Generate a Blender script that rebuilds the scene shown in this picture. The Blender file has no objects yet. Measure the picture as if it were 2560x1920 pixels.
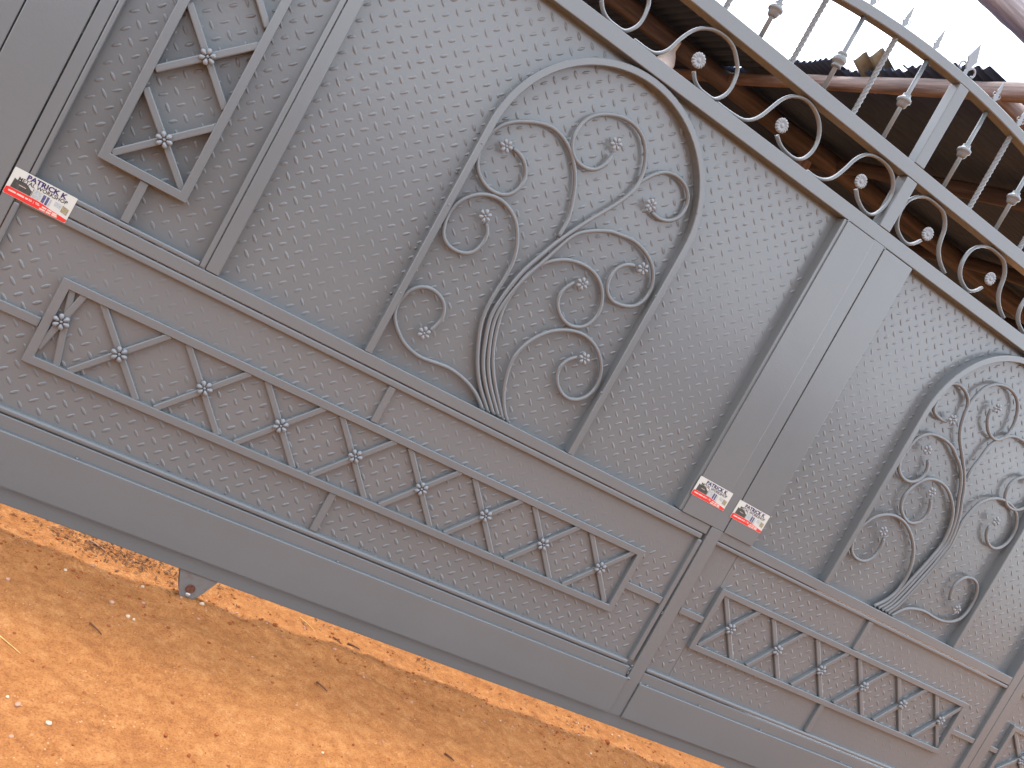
import bpy, bmesh, math, random
from mathutils import Vector, Matrix, noise

# ------------------------------------------------------------------ camera
scene = bpy.context.scene
cam_data = bpy.data.cameras.new('camera')
cam = bpy.data.objects.new('camera', cam_data)
scene.collection.objects.link(cam)
scene.camera = cam
cam_data.sensor_width = 36.0
cam_data.lens = 36.0 * 2200.0 / 2560.0
cam_data.clip_start = 0.05
cam_data.clip_end = 500.0
R_ = Vector((0.81795579, -0.30978369, 0.48474982))     # image right
D_ = Vector((0.43083475, -0.22851923, -0.87301797))    # image down
F_ = Vector((0.38122139, 0.92293717, -0.05345305))     # viewing direction
mw = Matrix(((R_.x, -D_.x, -F_.x, 0.0), (R_.y, -D_.y, -F_.y, -2.805), (R_.z, -D_.z, -F_.z, 1.25), (0, 0, 0, 1)))
cam.matrix_world = mw

# ------------------------------------------------------------------ sky, sun, exposure
SUN_EL = math.radians(81.0)
world = bpy.data.worlds.new('World')
scene.world = world
world.use_nodes = True
wn = world.node_tree.nodes
wl = world.node_tree.links
wn.clear()
wout = wn.new('ShaderNodeOutputWorld')
wbg = wn.new('ShaderNodeBackground')
wsky = wn.new('ShaderNodeTexSky')
wsky.sky_type = 'NISHITA'
wsky.sun_disc = False
wsky.sun_elevation = SUN_EL
wsky.sun_rotation = 0.0
wsky.altitude = 1600.0
wsky.air_density = 1.0
wsky.dust_density = 6.0
wsky.ozone_density = 1.0
wbg.inputs['Strength'].default_value = 0.15
whs = wn.new('ShaderNodeHueSaturation')          # thin bright haze: the sky is nearly white
whs.inputs['Saturation'].default_value = 0.34
whs.inputs['Value'].default_value = 1.4
wl.new(wsky.outputs[0], whs.inputs['Color'])
wl.new(whs.outputs[0], wbg.inputs['Color'])
wl.new(wbg.outputs[0], wout.inputs['Surface'])

sun_data = bpy.data.lights.new('sun', 'SUN')
sun = bpy.data.objects.new('sun', sun_data)
scene.collection.objects.link(sun)
sun_data.energy = 0.5
sun_data.angle = math.radians(4.5)
sun_data.color = (1.0, 0.95, 0.86)
sd = Vector((0.03, math.cos(SUN_EL), math.sin(SUN_EL))).normalized()   # towards the sun, behind the gate
sun.rotation_euler = sd.to_track_quat('Z', 'Y').to_euler()

scene.view_settings.view_transform = 'Standard'
scene.view_settings.look = 'None'
scene.view_settings.exposure = 2.25
scene.view_settings.gamma = 1.0
scene.view_settings.use_curve_mapping = False

COL = scene.collection
rnd = random.Random(7)

# ------------------------------------------------------------------ materials
def material(name):
    m = bpy.data.materials.new(name)
    m.use_nodes = True
    nt = m.node_tree
    b = nt.nodes['Principled BSDF']
    return m, nt, b

def noise_node(nt, scale, detail=6.0, rough=0.6, coord=None):
    n = nt.nodes.new('ShaderNodeTexNoise')
    n.inputs['Scale'].default_value = scale
    n.inputs['Detail'].default_value = detail
    n.inputs['Roughness'].default_value = rough
    if coord is not None:
        nt.links.new(coord, n.inputs['Vector'])
    return n

def ramp_node(nt, fac, stops):
    r = nt.nodes.new('ShaderNodeValToRGB')
    e = r.color_ramp.elements
    while len(e) < len(stops):
        e.new(0.5)
    for i, (p, c) in enumerate(stops):
        e[i].position = p
        e[i].color = (c[0], c[1], c[2], 1.0)
    nt.links.new(fac, r.inputs['Fac'])
    return r

def mix_rgb(nt, a, b, fac, mode='MIX'):
    n = nt.nodes.new('ShaderNodeMix')
    n.data_type = 'RGBA'
    n.blend_type = mode
    for sock, v in ((n.inputs[6], a), (n.inputs[7], b), (n.inputs[0], fac)):
        if isinstance(v, (int, float)):
            sock.default_value = v
        elif isinstance(v, tuple):
            sock.default_value = (v[0], v[1], v[2], 1.0)
        else:
            nt.links.new(v, sock)
    return n.outputs[2]

def geo_pos(nt):
    g = nt.nodes.new('ShaderNodeNewGeometry')
    return g.outputs['Position']

def bump_node(nt, b, height, strength, dist):
    bp = nt.nodes.new('ShaderNodeBump')
    bp.inputs['Strength'].default_value = strength
    bp.inputs['Distance'].default_value = dist
    nt.links.new(height, bp.inputs['Height'])
    nt.links.new(bp.outputs[0], b.inputs['Normal'])
    return bp

def paint(name, col, rough, spec=0.5):
    """sprayed grey oil paint over steel: faint mottling, dust specks, orange peel"""
    m, nt, b = material(name)
    p = geo_pos(nt)
    n1 = noise_node(nt, 2.3, 5, 0.6, p)
    r1 = ramp_node(nt, n1.outputs['Fac'], [(0.3, tuple(c * 0.965 for c in col)), (0.7, tuple(c * 1.03 for c in col))])
    n2 = noise_node(nt, 55.0, 3, 0.5, p)
    r2 = ramp_node(nt, n2.outputs['Fac'], [(0.70, (0, 0, 0)), (0.90, (1, 1, 1))])
    c = mix_rgb(nt, r1.outputs[0], (col[0] * 1.18, col[1] * 1.1, col[2] * 1.0), r2.outputs[0])
    nt.links.new(c, b.inputs['Base Color'])
    n3 = noise_node(nt, 7.0, 4, 0.6, p)
    rr = nt.nodes.new('ShaderNodeMapRange')
    rr.inputs['To Min'].default_value = rough - 0.02
    rr.inputs['To Max'].default_value = rough + 0.03
    nt.links.new(n3.outputs['Fac'], rr.inputs['Value'])
    nt.links.new(rr.outputs[0], b.inputs['Roughness'])
    b.inputs['Specular IOR Level'].default_value = spec
    n4 = noise_node(nt, 140.0, 3, 0.6, p)
    n5 = noise_node(nt, 6.0, 2, 0.5, p)
    ad = nt.nodes.new('ShaderNodeMath')
    ad.operation = 'MULTIPLY_ADD'
    ad.inputs[1].default_value = 1.5
    nt.links.new(n5.outputs['Fac'], ad.inputs[0])
    nt.links.new(n4.outputs['Fac'], ad.inputs[2])
    bump_node(nt, b, ad.outputs[0], 0.16, 0.0016)
    return m

M = {}
GREY = (0.116, 0.129, 0.133)
M['paint'] = paint('grey_gate_paint', GREY, 0.23)
M['plate'] = paint('grey_plate_paint', (0.119, 0.132, 0.136), 0.22)
M['finial'] = paint('grey_finial_paint', (0.165, 0.183, 0.195), 0.30)

def plain(name, col, rough=0.6, spec=0.4, metal=0.0, vary=0.12, scale=30.0):
    m, nt, b = material(name)
    n = noise_node(nt, scale, 5, 0.6, geo_pos(nt))
    r = ramp_node(nt, n.outputs['Fac'], [(0.3, tuple(c * (1 - vary) for c in col)), (0.7, tuple(min(1, c * (1 + vary)) for c in col))])
    nt.links.new(r.outputs[0], b.inputs['Base Color'])
    b.inputs['Roughness'].default_value = rough
    b.inputs['Specular IOR Level'].default_value = spec
    b.inputs['Metallic'].default_value = metal
    return m

M['sticker'] = plain('sticker_vinyl', (0.43, 0.455, 0.42), 0.35, 0.5, 0, 0.02)
M['red'] = plain('sticker_red', (0.52, 0.022, 0.020), 0.35, 0.5, 0, 0.03)
M['navy'] = plain('sticker_navy', (0.018, 0.012, 0.08), 0.4, 0.5, 0, 0.05)
M['black'] = plain('sticker_black', (0.016, 0.016, 0.017), 0.4, 0.5, 0, 0.05)
M['white'] = plain('sticker_white', (0.52, 0.42, 0.36), 0.4, 0.5, 0, 0.02)
M['picdark'] = plain('sticker_picture_dark', (0.035, 0.040, 0.037), 0.4, 0.5, 0, 0.5, 180.0)
M['picpale'] = plain('sticker_picture_pale', (0.30, 0.34, 0.34), 0.4, 0.5, 0, 0.3, 220.0)
M['picblue'] = plain('sticker_picture_blue', (0.05, 0.06, 0.14), 0.4, 0.5, 0, 0.5, 260.0)
M['picolive'] = plain('sticker_picture_olive', (0.22, 0.20, 0.13), 0.4, 0.5, 0, 0.6, 300.0)
M['rust'] = plain('bracket_rust', (0.11, 0.045, 0.028), 0.85, 0.2, 0, 0.4, 160.0)
M['zinc'] = plain('worn_zinc', (0.50, 0.50, 0.47), 0.4, 0.5, 0.6, 0.2, 60.0)
M['cream'] = plain('cream_cloth', (0.72, 0.74, 0.76), 0.8, 0.2, 0, 0.12, 14.0)
M['straw'] = plain('dry_straw', (0.50, 0.32, 0.11), 0.7, 0.3, 0, 0.2, 60.0)
M['twig'] = plain('dark_twig', (0.10, 0.042, 0.02), 0.8, 0.3, 0, 0.4, 90.0)
M['palestone'] = plain('pale_stone', (0.46, 0.36, 0.25), 0.8, 0.3, 0, 0.2, 70.0)
M['pinkstone'] = plain('pink_stone', (0.34, 0.19, 0.125), 0.85, 0.3, 0, 0.25, 70.0)
M['clod'] = plain('red_soil_clod', (0.235, 0.072, 0.024), 0.95, 0.1, 0, 0.3, 80.0)

# bracket plate: grey paint worn through to rust
m, nt, b = material('worn_bracket_paint')
p = geo_pos(nt)
n = noise_node(nt, 38.0, 6, 0.65, p)
r = ramp_node(nt, n.outputs['Fac'], [(0.50, (0.135, 0.137, 0.132)), (0.70, (0.13, 0.085, 0.065))])
nt.links.new(r.outputs[0], b.inputs['Base Color'])
b.inputs['Roughness'].default_value = 0.6
bump_node(nt, b, n.outputs['Fac'], 0.5, 0.002)
M['bracket'] = m

# old corrugated iron, dark; blue put in to offset the orange ground bounce
m, nt, b = material('old_roof_iron')
p = geo_pos(nt)
n = noise_node(nt, 1.6, 7, 0.65, p)
r = ramp_node(nt, n.outputs['Fac'], [(0.30, (0.026, 0.041, 0.075)), (0.55, (0.036, 0.056, 0.102)), (0.75, (0.048, 0.068, 0.110))])
nt.links.new(r.outputs[0], b.inputs['Base Color'])
b.inputs['Roughness'].default_value = 0.75
b.inputs['Specular IOR Level'].default_value = 0.25
M['iron'] = m
M['newiron'] = plain('bare_roof_iron', (0.17, 0.17, 0.135), 0.42, 0.5, 0.3, 0.3, 9.0)

# peeled log
m, nt, b = material('weathered_log')
tc = nt.nodes.new('ShaderNodeTexCoord')
mp = nt.nodes.new('ShaderNodeMapping')
mp.inputs['Scale'].default_value = (22.0, 22.0, 1.2)
nt.links.new(tc.outputs['Object'], mp.inputs['Vector'])
n = noise_node(nt, 1.0, 7, 0.65, mp.outputs[0])
r = ramp_node(nt, n.outputs['Fac'], [(0.30, (0.058, 0.044, 0.040)), (0.5, (0.155, 0.118, 0.108)), (0.72, (0.27, 0.215, 0.20))])
nt.links.new(r.outputs[0], b.inputs['Base Color'])
b.inputs['Roughness'].default_value = 0.8
bump_node(nt, b, n.outputs['Fac'], 0.9, 0.012)
M['log'] = m
m2 = m.copy()
m2.name = 'grey_weathered_log'
for nd in m2.node_tree.nodes:
    if nd.type == 'VALTORGB':
        for e_, c_ in zip(nd.color_ramp.elements, ((0.13, 0.115, 0.118), (0.26, 0.24, 0.25), (0.40, 0.37, 0.38))):
            e_.color = (*c_, 1)
M['greylog'] = m2
m2 = m.copy()  # darker copy of the log tone, for rafters and purlins
m2.name = 'dark_log'
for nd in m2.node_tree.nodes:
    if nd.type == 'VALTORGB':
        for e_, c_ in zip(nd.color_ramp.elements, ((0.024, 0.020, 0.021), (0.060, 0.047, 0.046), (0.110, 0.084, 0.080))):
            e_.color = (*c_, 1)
M['darklog'] = m2
M['planks'] = plain('old_dark_planks', (0.045, 0.042, 0.044), 0.85, 0.2, 0, 0.4, 6.0)

# laterite soil
m, nt, b = material('laterite_soil')
p = geo_pos(nt)
n1 = noise_node(nt, 1.7, 6, 0.6, p)
r1 = ramp_node(nt, n1.outputs['Fac'], [(0.30, (0.290, 0.108, 0.034)), (0.50, (0.360, 0.144, 0.046)), (0.72, (0.43, 0.184, 0.060))])
n2 = noise_node(nt, 24.0, 8, 0.72, p)
r2 = ramp_node(nt, n2.outputs['Fac'], [(0.28, (0.175, 0.064, 0.022)), (0.50, (0.345, 0.144, 0.046)), (0.72, (0.52, 0.268, 0.105))])
c = mix_rgb(nt, r1.outputs[0], r2.outputs[0], 0.62)
n3 = noise_node(nt, 170.0, 5, 0.7, p)
r3 = ramp_node(nt, n3.outputs['Fac'], [(0.34, (0.62, 0.5, 0.42)), (0.5, (1, 1, 1)), (0.72, (1.18, 1.22, 1.28))])
c = mix_rgb(nt, c, r3.outputs[0], 0.8, 'MULTIPLY')
vo = nt.nodes.new('ShaderNodeTexVoronoi')
vo.inputs['Scale'].default_value = 62.0
vo.inputs['Randomness'].default_value = 1.0
nt.links.new(p, vo.inputs['Vector'])
rv = ramp_node(nt, vo.outputs['Distance'], [(0.10, (1, 1, 1)), (0.2, (0, 0, 0))])
nv = noise_node(nt, 11.0, 3, 0.5, p)
rn = ramp_node(nt, nv.outputs['Fac'], [(0.52, (0, 0, 0)), (0.60, (1, 1, 1))])
mk = mix_rgb(nt, rv.outputs[0], rn.outputs[0], 1.0, 'MULTIPLY')
c = mix_rgb(nt, c, (0.46, 0.27, 0.15), mk)
nt.links.new(c, b.inputs['Base Color'])
b.inputs['Roughness'].default_value = 0.95
b.inputs['Specular IOR Level'].default_value = 0.15
nb = noise_node(nt, 95.0, 8, 0.75, p)
bump_node(nt, b, nb.outputs['Fac'], 1.0, 0.009)
M['soil'] = m

# ------------------------------------------------------------------ mesh helpers
def mesh_obj(name, verts, faces, mat, parent=None, smooth=False, me=None):
    if me is None:
        me = bpy.data.meshes.new(name)
        me.from_pydata(verts, [], faces)
        me.validate(verbose=False)
        if mat is not None:
            me.materials.append(mat)
        if smooth:
            me.polygons.foreach_set('use_smooth', [True] * len(me.polygons))
        me.update()
    o = bpy.data.objects.new(name, me)
    COL.objects.link(o)
    if parent is not None:
        attach(o, parent)
    return o

def attach(o, parent):
    o.parent = parent
    if parent.type == 'EMPTY' or parent.location.length > 0 or any(abs(a) > 0 for a in parent.rotation_euler):
        o.matrix_parent_inverse = parent_matrix(parent).inverted()

def parent_matrix(o):
    mm = Matrix.Translation(o.location) @ o.rotation_euler.to_matrix().to_4x4()
    mm = mm @ Matrix.Diagonal((*o.scale, 1.0))
    if o.parent is not None:
        mm = parent_matrix(o.parent) @ o.matrix_parent_inverse @ mm
    return mm

def tag(o, label=None, cat=None, group=None, kind=None):
    if label: o['label'] = label
    if cat: o['category'] = cat
    if group: o['group'] = group
    if kind: o['kind'] = kind
    return o

def empty(name, loc):
    o = bpy.data.objects.new(name, None)
    COL.objects.link(o)
    o.location = loc
    o.empty_display_size = 0.1
    return o

def box_mesh(corners8, bev, seg=2):
    bm = bmesh.new()
    v = [bm.verts.new(c) for c in corners8]
    for f in ((0, 3, 2, 1), (4, 5, 6, 7), (0, 1, 5, 4), (1, 2, 6, 5), (2, 3, 7, 6), (3, 0, 4, 7)):
        bm.faces.new([v[i] for i in f])
    bmesh.ops.recalc_face_normals(bm, faces=bm.faces)
    if bev > 0:
        bmesh.ops.bevel(bm, geom=list(bm.edges), offset=bev, segments=seg, profile=0.5, affect='EDGES')
    me = bpy.data.meshes.new('box')
    bm.to_mesh(me)
    bm.free()
    return me

def box(name, x0, x1, z0, z1, yf, yb, mat, parent, bev=0.003, seg=2):
    c = [(x0, yf, z0), (x1, yf, z0), (x1, yb, z0), (x0, yb, z0), (x0, yf, z1), (x1, yf, z1), (x1, yb, z1), (x0, yb, z1)]
    me = box_mesh(c, bev, seg)
    me.name = name
    me.materials.append(mat)
    return mesh_obj(name, None, None, None, parent, me=me)

def prism(name, quad, yf, yb, mat, parent, bev=0.003):
    """quad: four (x, z) corners, counter-clockwise seen from the front"""
    (a, b_, c_, d) = quad
    c = [(a[0], yf, a[1]), (b_[0], yf, b_[1]), (b_[0], yb, b_[1]), (a[0], yb, a[1]),
         (d[0], yf, d[1]), (c_[0], yf, c_[1]), (c_[0], yb, c_[1]), (d[0], yb, d[1])]
    me = box_mesh(c, bev)
    me.name = name
    me.materials.append(mat)
    return mesh_obj(name, None, None, None, parent, me=me)

def plate_poly(name, pts, yf, yb, mat, parent, bev=0.0):
    """flat outline in the x, z plane cut from plate"""
    bm = bmesh.new()
    vs = [bm.verts.new((x, yf, z)) for x, z in pts]
    f = bm.faces.new(vs)
    ext = bmesh.ops.extrude_face_region(bm, geom=[f])
    for g_ in ext['geom']:
        if isinstance(g_, bmesh.types.BMVert):
            g_.co.y = yb
    bmesh.ops.recalc_face_normals(bm, faces=bm.faces)
    if bev:
        bmesh.ops.bevel(bm, geom=list(bm.edges), offset=bev, segments=1, profile=0.5, affect='EDGES')
    bmesh.ops.triangulate(bm, faces=[f_ for f_ in bm.faces if len(f_.verts) > 4])
    me = bpy.data.meshes.new(name)
    bm.to_mesh(me)
    bm.free()
    me.materials.append(mat)
    return mesh_obj(name, None, None, None, parent, me=me)

def catmull(P, n):
    """resample a polyline smoothly to n points"""
    Q = [Vector(p) for p in P]
    Q = [Q[0] * 2 - Q[1]] + Q + [Q[-1] * 2 - Q[-2]]
    fine = []
    for i in range(1, len(Q) - 2):
        p0, p1, p2, p3 = Q[i - 1], Q[i], Q[i + 1], Q[i + 2]
        for k in range(12):
            t = k / 12.0
            fine.append(0.5 * ((2 * p1) + (p2 - p0) * t + (2 * p0 - 5 * p1 + 4 * p2 - p3) * t * t + (3 * p1 - p0 - 3 * p2 + p3) * t ** 3))
    fine.append(Q[-2])
    L = [0.0]
    for a, b_ in zip(fine, fine[1:]):
        L.append(L[-1] + (b_ - a).length)
    out = []
    j = 0
    for k in range(n):
        s = L[-1] * k / (n - 1)
        while j < len(L) - 2 and L[j + 1] < s:
            j += 1
        d = L[j + 1] - L[j]
        t = 0 if d < 1e-9 else (s - L[j]) / d
        out.append(fine[j].lerp(fine[j + 1], min(1, max(0, t))))
    return out

def smooth_line(P, it=2):
    for _ in range(it):
        P = [P[0]] + [(P[i - 1] + P[i] * 2 + P[i + 1]) / 4 for i in range(1, len(P) - 1)] + [P[-1]]
    return P

def tube_xz(P, y, rin, rdep, sides=10):
    """rod bent in the x, z plane: rin = half thickness in the plane, rdep = half thickness across it"""
    verts, faces = [], []
    n = len(P)
    for i, p in enumerate(P):
        a = P[max(0, i - 1)]
        b_ = P[min(n - 1, i + 1)]
        t = (b_ - a).normalized()
        nx, nz = -t[1], t[0]
        for k in range(sides):
            an = 2 * math.pi * k / sides
            c_, s_ = math.cos(an), math.sin(an)
            verts.append((p[0] + nx * c_ * rin, y + s_ * rdep, p[1] + nz * c_ * rin))
    for i in range(n - 1):
        for k in range(sides):
            k2 = (k + 1) % sides
            faces.append((i * sides + k, i * sides + k2, (i + 1) * sides + k2, (i + 1) * sides + k))
    faces.append(tuple(range(sides))[::-1])
    faces.append(tuple((n - 1) * sides + k for k in range(sides)))
    return verts, faces

def lathe(profile, sides, cx=0, cy=0, cz=0):
    verts, faces = [], []
    for (r_, z_) in profile:
        for k in range(sides):
            a = 2 * math.pi * k / sides
            verts.append((cx + r_ * math.cos(a), cy + r_ * math.sin(a), cz + z_))
    for i in range(len(profile) - 1):
        for k in range(sides):
            k2 = (k + 1) % sides
            faces.append((i * sides + k, i * sides + k2, (i + 1) * sides + k2, (i + 1) * sides + k))
    faces.append(tuple(range(sides))[::-1])
    faces.append(tuple((len(profile) - 1) * sides + k for k in range(sides)))
    return verts, faces

def log_mesh(L, r0, r1, seed, sides=18, step=0.12):
    """rough pole along local z from 0 to L"""
    verts, faces = [], []
    n = max(3, int(L / step))
    for i in range(n + 1):
        z = L * i / n
        r_ = r0 + (r1 - r0) * i / n
        ox = 0.18 * r0 * noise.noise((z * 0.9, seed, 3.1)) * 2
        oy = 0.18 * r0 * noise.noise((z * 0.9, seed, 9.7)) * 2
        for k in range(sides):
            a = 2 * math.pi * k / sides
            rr = r_ * (1 + 0.10 * noise.noise((math.cos(a) * 1.5 + seed, math.sin(a) * 1.5, z * 2.2)) + 0.05 * noise.noise((math.cos(a) * 4, math.sin(a) * 4 + seed, z * 7)))
            verts.append((ox + rr * math.cos(a), oy + rr * math.sin(a), z))
    for i in range(n):
        for k in range(sides):
            k2 = (k + 1) % sides
            faces.append((i * sides + k, i * sides + k2, (i + 1) * sides + k2, (i + 1) * sides + k))
    faces.append(tuple(range(sides))[::-1])
    faces.append(tuple(n * sides + k for k in range(sides)))
    return verts, faces

def log(name, a, b_, r0, r1, mat, parent, seed):
    a, b_ = Vector(a), Vector(b_)
    v, f = log_mesh((b_ - a).length, r0, r1, seed)
    o = mesh_obj(name, v, f, mat, None, smooth=True)
    o.location = a
    o.rotation_euler = (b_ - a).to_track_quat('Z', 'Y').to_euler()
    if parent is not None:
        o.parent = parent
        o.matrix_parent_inverse = parent_matrix(parent).inverted()
    return o

# ------------------------------------------------------------------ ground
GZ = -0.012
def axis(lo, hi, fine_lo, fine_hi, step):
    a = []
    x = fine_lo
    while x < fine_hi + 1e-6:
        a.append(x)
        x += step
    g_ = step
    x = fine_hi
    while x < hi:
        g_ *= 1.35
        x += g_
        a.append(min(x, hi))
    g_ = step
    x = fine_lo
    while x > lo:
        g_ *= 1.35
        x -= g_
        a.insert(0, max(x, lo))
    return a

def ground_z(x, y):
    fade = max(0.0, min(1.0, 1.6 - math.hypot(x - 1.0, y + 0.3) * 0.28))
    h = 0.016 * noise.fractal((x * 1.3, y * 1.3, 4.0), 0.9, 2.1, 3)
    h += 0.009 * noise.fractal((x * 7.0, y * 7.0, 1.5), 0.8, 2.2, 3)
    h += 0.0050 * noise.fractal((x * 31.0, y * 31.0, 7.5), 0.7, 2.2, 2)
    # shallow rut and low soil lip that runs along the foot of the gate
    lip = math.exp(-((y + 0.05 + 0.03 * noise.noise((x * 1.7, 0.0, 2.0))) / 0.035) ** 2)
    h += 0.007 * lip - 0.004 * math.exp(-((y + 0.14) / 0.07) ** 2)
    return GZ - 0.004 + h * fade

gx = axis(-70, 70, -0.7, 3.2, 0.016)
gy = axis(-70, 70, -1.35, 0.7, 0.016)
gv = [(x, y, ground_z(x, y)) for y in gy for x in gx]
nx = len(gx)
gf = [(j * nx + i, j * nx + i + 1, (j + 1) * nx + i + 1, (j + 1) * nx + i) for j in range(len(gy) - 1) for i in range(nx - 1)]
tag(mesh_obj('ground', gv, gf, M['soil'], smooth=True), kind='structure')

# ------------------------------------------------------------------ shed behind the gate
def roof_z(y):
    return 3.70 + 0.127 * y

shed = empty('open_shed', (3.5, 4.5, GZ))
tag(shed, 'dark open shed of old corrugated iron on rough log beams behind the gate', 'shed')

def corrugated(name, x0, x1, y0, y1, along, seed, parent, pitch=0.085, amp=0.013, lift=0.035, mat=None):
    """one sheet; along = 'x' or 'y' says which way its ridges run"""
    verts, faces = [], []
    r_ = random.Random(seed)
    tilt = r_.uniform(-0.012, 0.012)
    if along == 'x':
        n = int((y1 - y0) / pitch * 8)
        us = [x0 + (x1 - x0) * i / 6 for i in range(7)]
        for i in range(n + 1):
            y = y0 + (y1 - y0) * i / n
            h = amp * math.sin(2 * math.pi * (y - y0) / pitch)
            for u in us:
                verts.append((u + (0.02 * math.sin(y * 9 + seed) if u == x0 else 0), y, roof_z(y) + lift + h + tilt * (u - x0) * 0.2))
        w = len(us)
    else:
        n = int((x1 - x0) / pitch * 8)
        us = [y0 + (y1 - y0) * i / 6 for i in range(7)]
        for i in range(n + 1):
            x = x0 + (x1 - x0) * i / n
            h = amp * math.sin(2 * math.pi * (x - x0) / pitch)
            for u in us:
                verts.append((x, u, roof_z(u) + lift + h))
        w = len(us)
    for i in range(n):
        for k in range(w - 1):
            faces.append((i * w + k, i * w + k + 1, (i + 1) * w + k + 1, (i + 1) * w + k))
    o = mesh_obj(name, verts, faces, mat or M['iron'], parent, smooth=True)
    md = o.modifiers.new('thickness', 'SOLIDIFY')
    md.thickness = 0.0012
    return o

# set-back part of the roof: front eave behind the upper rail
x = -6.4
k = 0
while x < 3.4:
    corrugated('roof_sheet', x, min(x + 0.86, 3.48), 3.66, 8.6, 'y', k, shed, lift=0.035 + 0.006 * (k % 2))
    x += 0.80
    k += 1
# part that comes forward on the right, its side verge above the side log
y = 1.50
while y < 8.4:
    corrugated('roof_sheet', 3.44 + 0.05 * ((k * 7) % 3 - 1), 10.2, y, y + 0.80, 'x', k, shed, lift=0.045 + 0.014 * (k % 2))
    y += 0.74
    k += 1
# loose bright offcut bent up over the verge
ov, of = [], []
for i in range(25):
    t = i / 24.0
    u = -0.17 + 0.34 * t
    h = 0.026 * math.sin(2 * math.pi * t * 2.1)
    for j in range(5):
        s = j / 4.0
        ov.append((3.40 + 0.30 * s, 2.66 + u, roof_z(2.66) + 0.03 + h + 0.085 * (1 - s) ** 1.6 - 0.05 * u))
for i in range(24):
    for j in range(4):
        of.append((i * 5 + j, i * 5 + j + 1, i * 5 + j + 6, i * 5 + j + 5))
o = mesh_obj('loose_roof_sheet', ov, of, M['newiron'], shed, smooth=True)
o['label'] = 'bright bent offcut of roof iron sticking up at the verge'
md = o.modifiers.new('thickness', 'SOLIDIFY')
md.thickness = 0.0015

log('verge_log', (3.53, 0.85, roof_z(0.85) - 0.052), (3.48, 7.6, roof_z(7.6) - 0.052), 0.056, 0.048, M['log'], shed, 1.3)
log('rafter_log', (5.02, 1.40, roof_z(1.40) - 0.075), (4.98, 7.8, roof_z(7.8) - 0.09), 0.07, 0.06, M['darklog'], shed, 2.9)
log('rafter_log', (6.9, 1.40, roof_z(1.40) - 0.075), (6.9, 7.8, roof_z(7.8) - 0.09), 0.07, 0.06, M['darklog'], shed, 4.9)
log('rafter_log', (8.9, 1.40, roof_z(1.40) - 0.075), (8.9, 7.8, roof_z(7.8) - 0.09), 0.07, 0.06, M['darklog'], shed, 5.7)
log('eave_log', (3.50, 1.40, 3.795), (10.1, 1.40, 3.80), 0.05, 0.045, M['log'], shed, 8.2)
log('purlin_log', (-6.2, 4.70, 4.21), (9.8, 4.70, 4.19), 0.085, 0.10, M['darklog'], shed, 6.4)
log('purlin_log', (-6.2, 6.9, 4.45), (9.9, 6.9, 4.45), 0.08, 0.08, M['darklog'], shed, 7.4)
for i, (px, py) in enumerate(((-5.8, 4.75), (-2.0, 4.75), (4.7, 4.78), (8.9, 1.55), (-5.8, 7.2), (4.7, 7.2), (9.0, 7.2))):
    log('support_post', (px, py, GZ - 0.2), (px, py, roof_z(py) - 0.12), 0.09, 0.075, M['log'], shed, 11.0 + i)
px = -6.2
i = 0
while px < 10.0:
    box('wall_plank', px, px + 0.235, GZ - 0.05, 4.62 - 0.05 * ((i * 5) % 3), 7.35 + 0.004 * (i % 3), 7.38 + 0.004 * (i % 3), M['planks'], shed, 0.0)
    px += 0.245
    i += 1

# cream bag hanging under the purlin
prof = [(0.004, 0.30), (0.012, 0.28), (0.016, 0.24), (0.022, 0.20), (0.055, 0.15), (0.085, 0.09), (0.095, 0.04), (0.085, -0.02), (0.055, -0.08), (0.01, -0.10)]
v, f = lathe(prof[::-1], 20)
v = [(p[0] * (1 + 0.22 * noise.noise((p[0] * 14, p[1] * 14, p[2] * 9))) + 0.05 * (0.3 - p[2]) * math.sin(p[2] * 21),
      p[1] * (1 + 0.22 * noise.noise((p[0] * 14 + 5, p[1] * 14, p[2] * 9))), p[2]) for p in v]
bag = mesh_obj('hanging_bag', v, f, M['cream'], smooth=True)
bag.location = (2.83, 4.60, 3.90)
bag.rotation_euler = (0.0, 0.18, 0.0)
tag(bag, 'cream cloth bag hanging from the log beam behind the scrollwork', 'bag')

# stout beam of a neighbouring frame, seen in the corner of the sky
beam = log('log_beam', (2.55, 2.42, 4.93), (9.2, 2.42, 4.93), 0.10, 0.105, M['greylog'], None, 21.0)
tag(beam, 'thick grey weathered log beam high up against the white sky in the corner', 'beam')
for i, bx_ in enumerate((7.6, 9.0)):
    log('beam_post', (bx_, 2.42, GZ - 0.2), (bx_, 2.42, 4.86), 0.10, 0.09, M['greylog'], beam, 31.0 + i)

# ------------------------------------------------------------------ low house across the yard
# (behind the viewer: the glossy paint of the gate mirrors its eave line)
M['plaster'] = plain('ochre_plaster', (0.34, 0.25, 0.17), 0.9, 0.2, 0, 0.12, 1.5)
M['shutter'] = plain('brown_door_paint', (0.09, 0.05, 0.035), 0.6, 0.4, 0, 0.2, 3.0)
house = empty('yard_house', (3.0, -10.5, GZ))
tag(house, 'long low plastered house with iron roof standing across the yard from the gate', 'house')
box('wall', -10.0, 16.0, GZ - 0.1, 2.55, -10.5, -10.25, M['plaster'], house, 0.0)
box('wall', -10.0, 16.0, GZ - 0.1, 3.15, -14.5, -14.25, M['plaster'], house, 0.0)
box('wall', -10.0, -9.75, GZ - 0.1, 2.54, -14.2, -10.52, M['plaster'], house, 0.0)
box('wall', 15.75, 16.0, GZ - 0.1, 2.54, -14.2, -10.52, M['plaster'], house, 0.0)
hr_v = [(-10.5, -9.7, 2.50), (16.5, -9.7, 2.50), (16.5, -12.4, 3.45), (-10.5, -12.4, 3.45), (-10.5, -15.0, 2.55), (16.5, -15.0, 2.55)]
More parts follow.
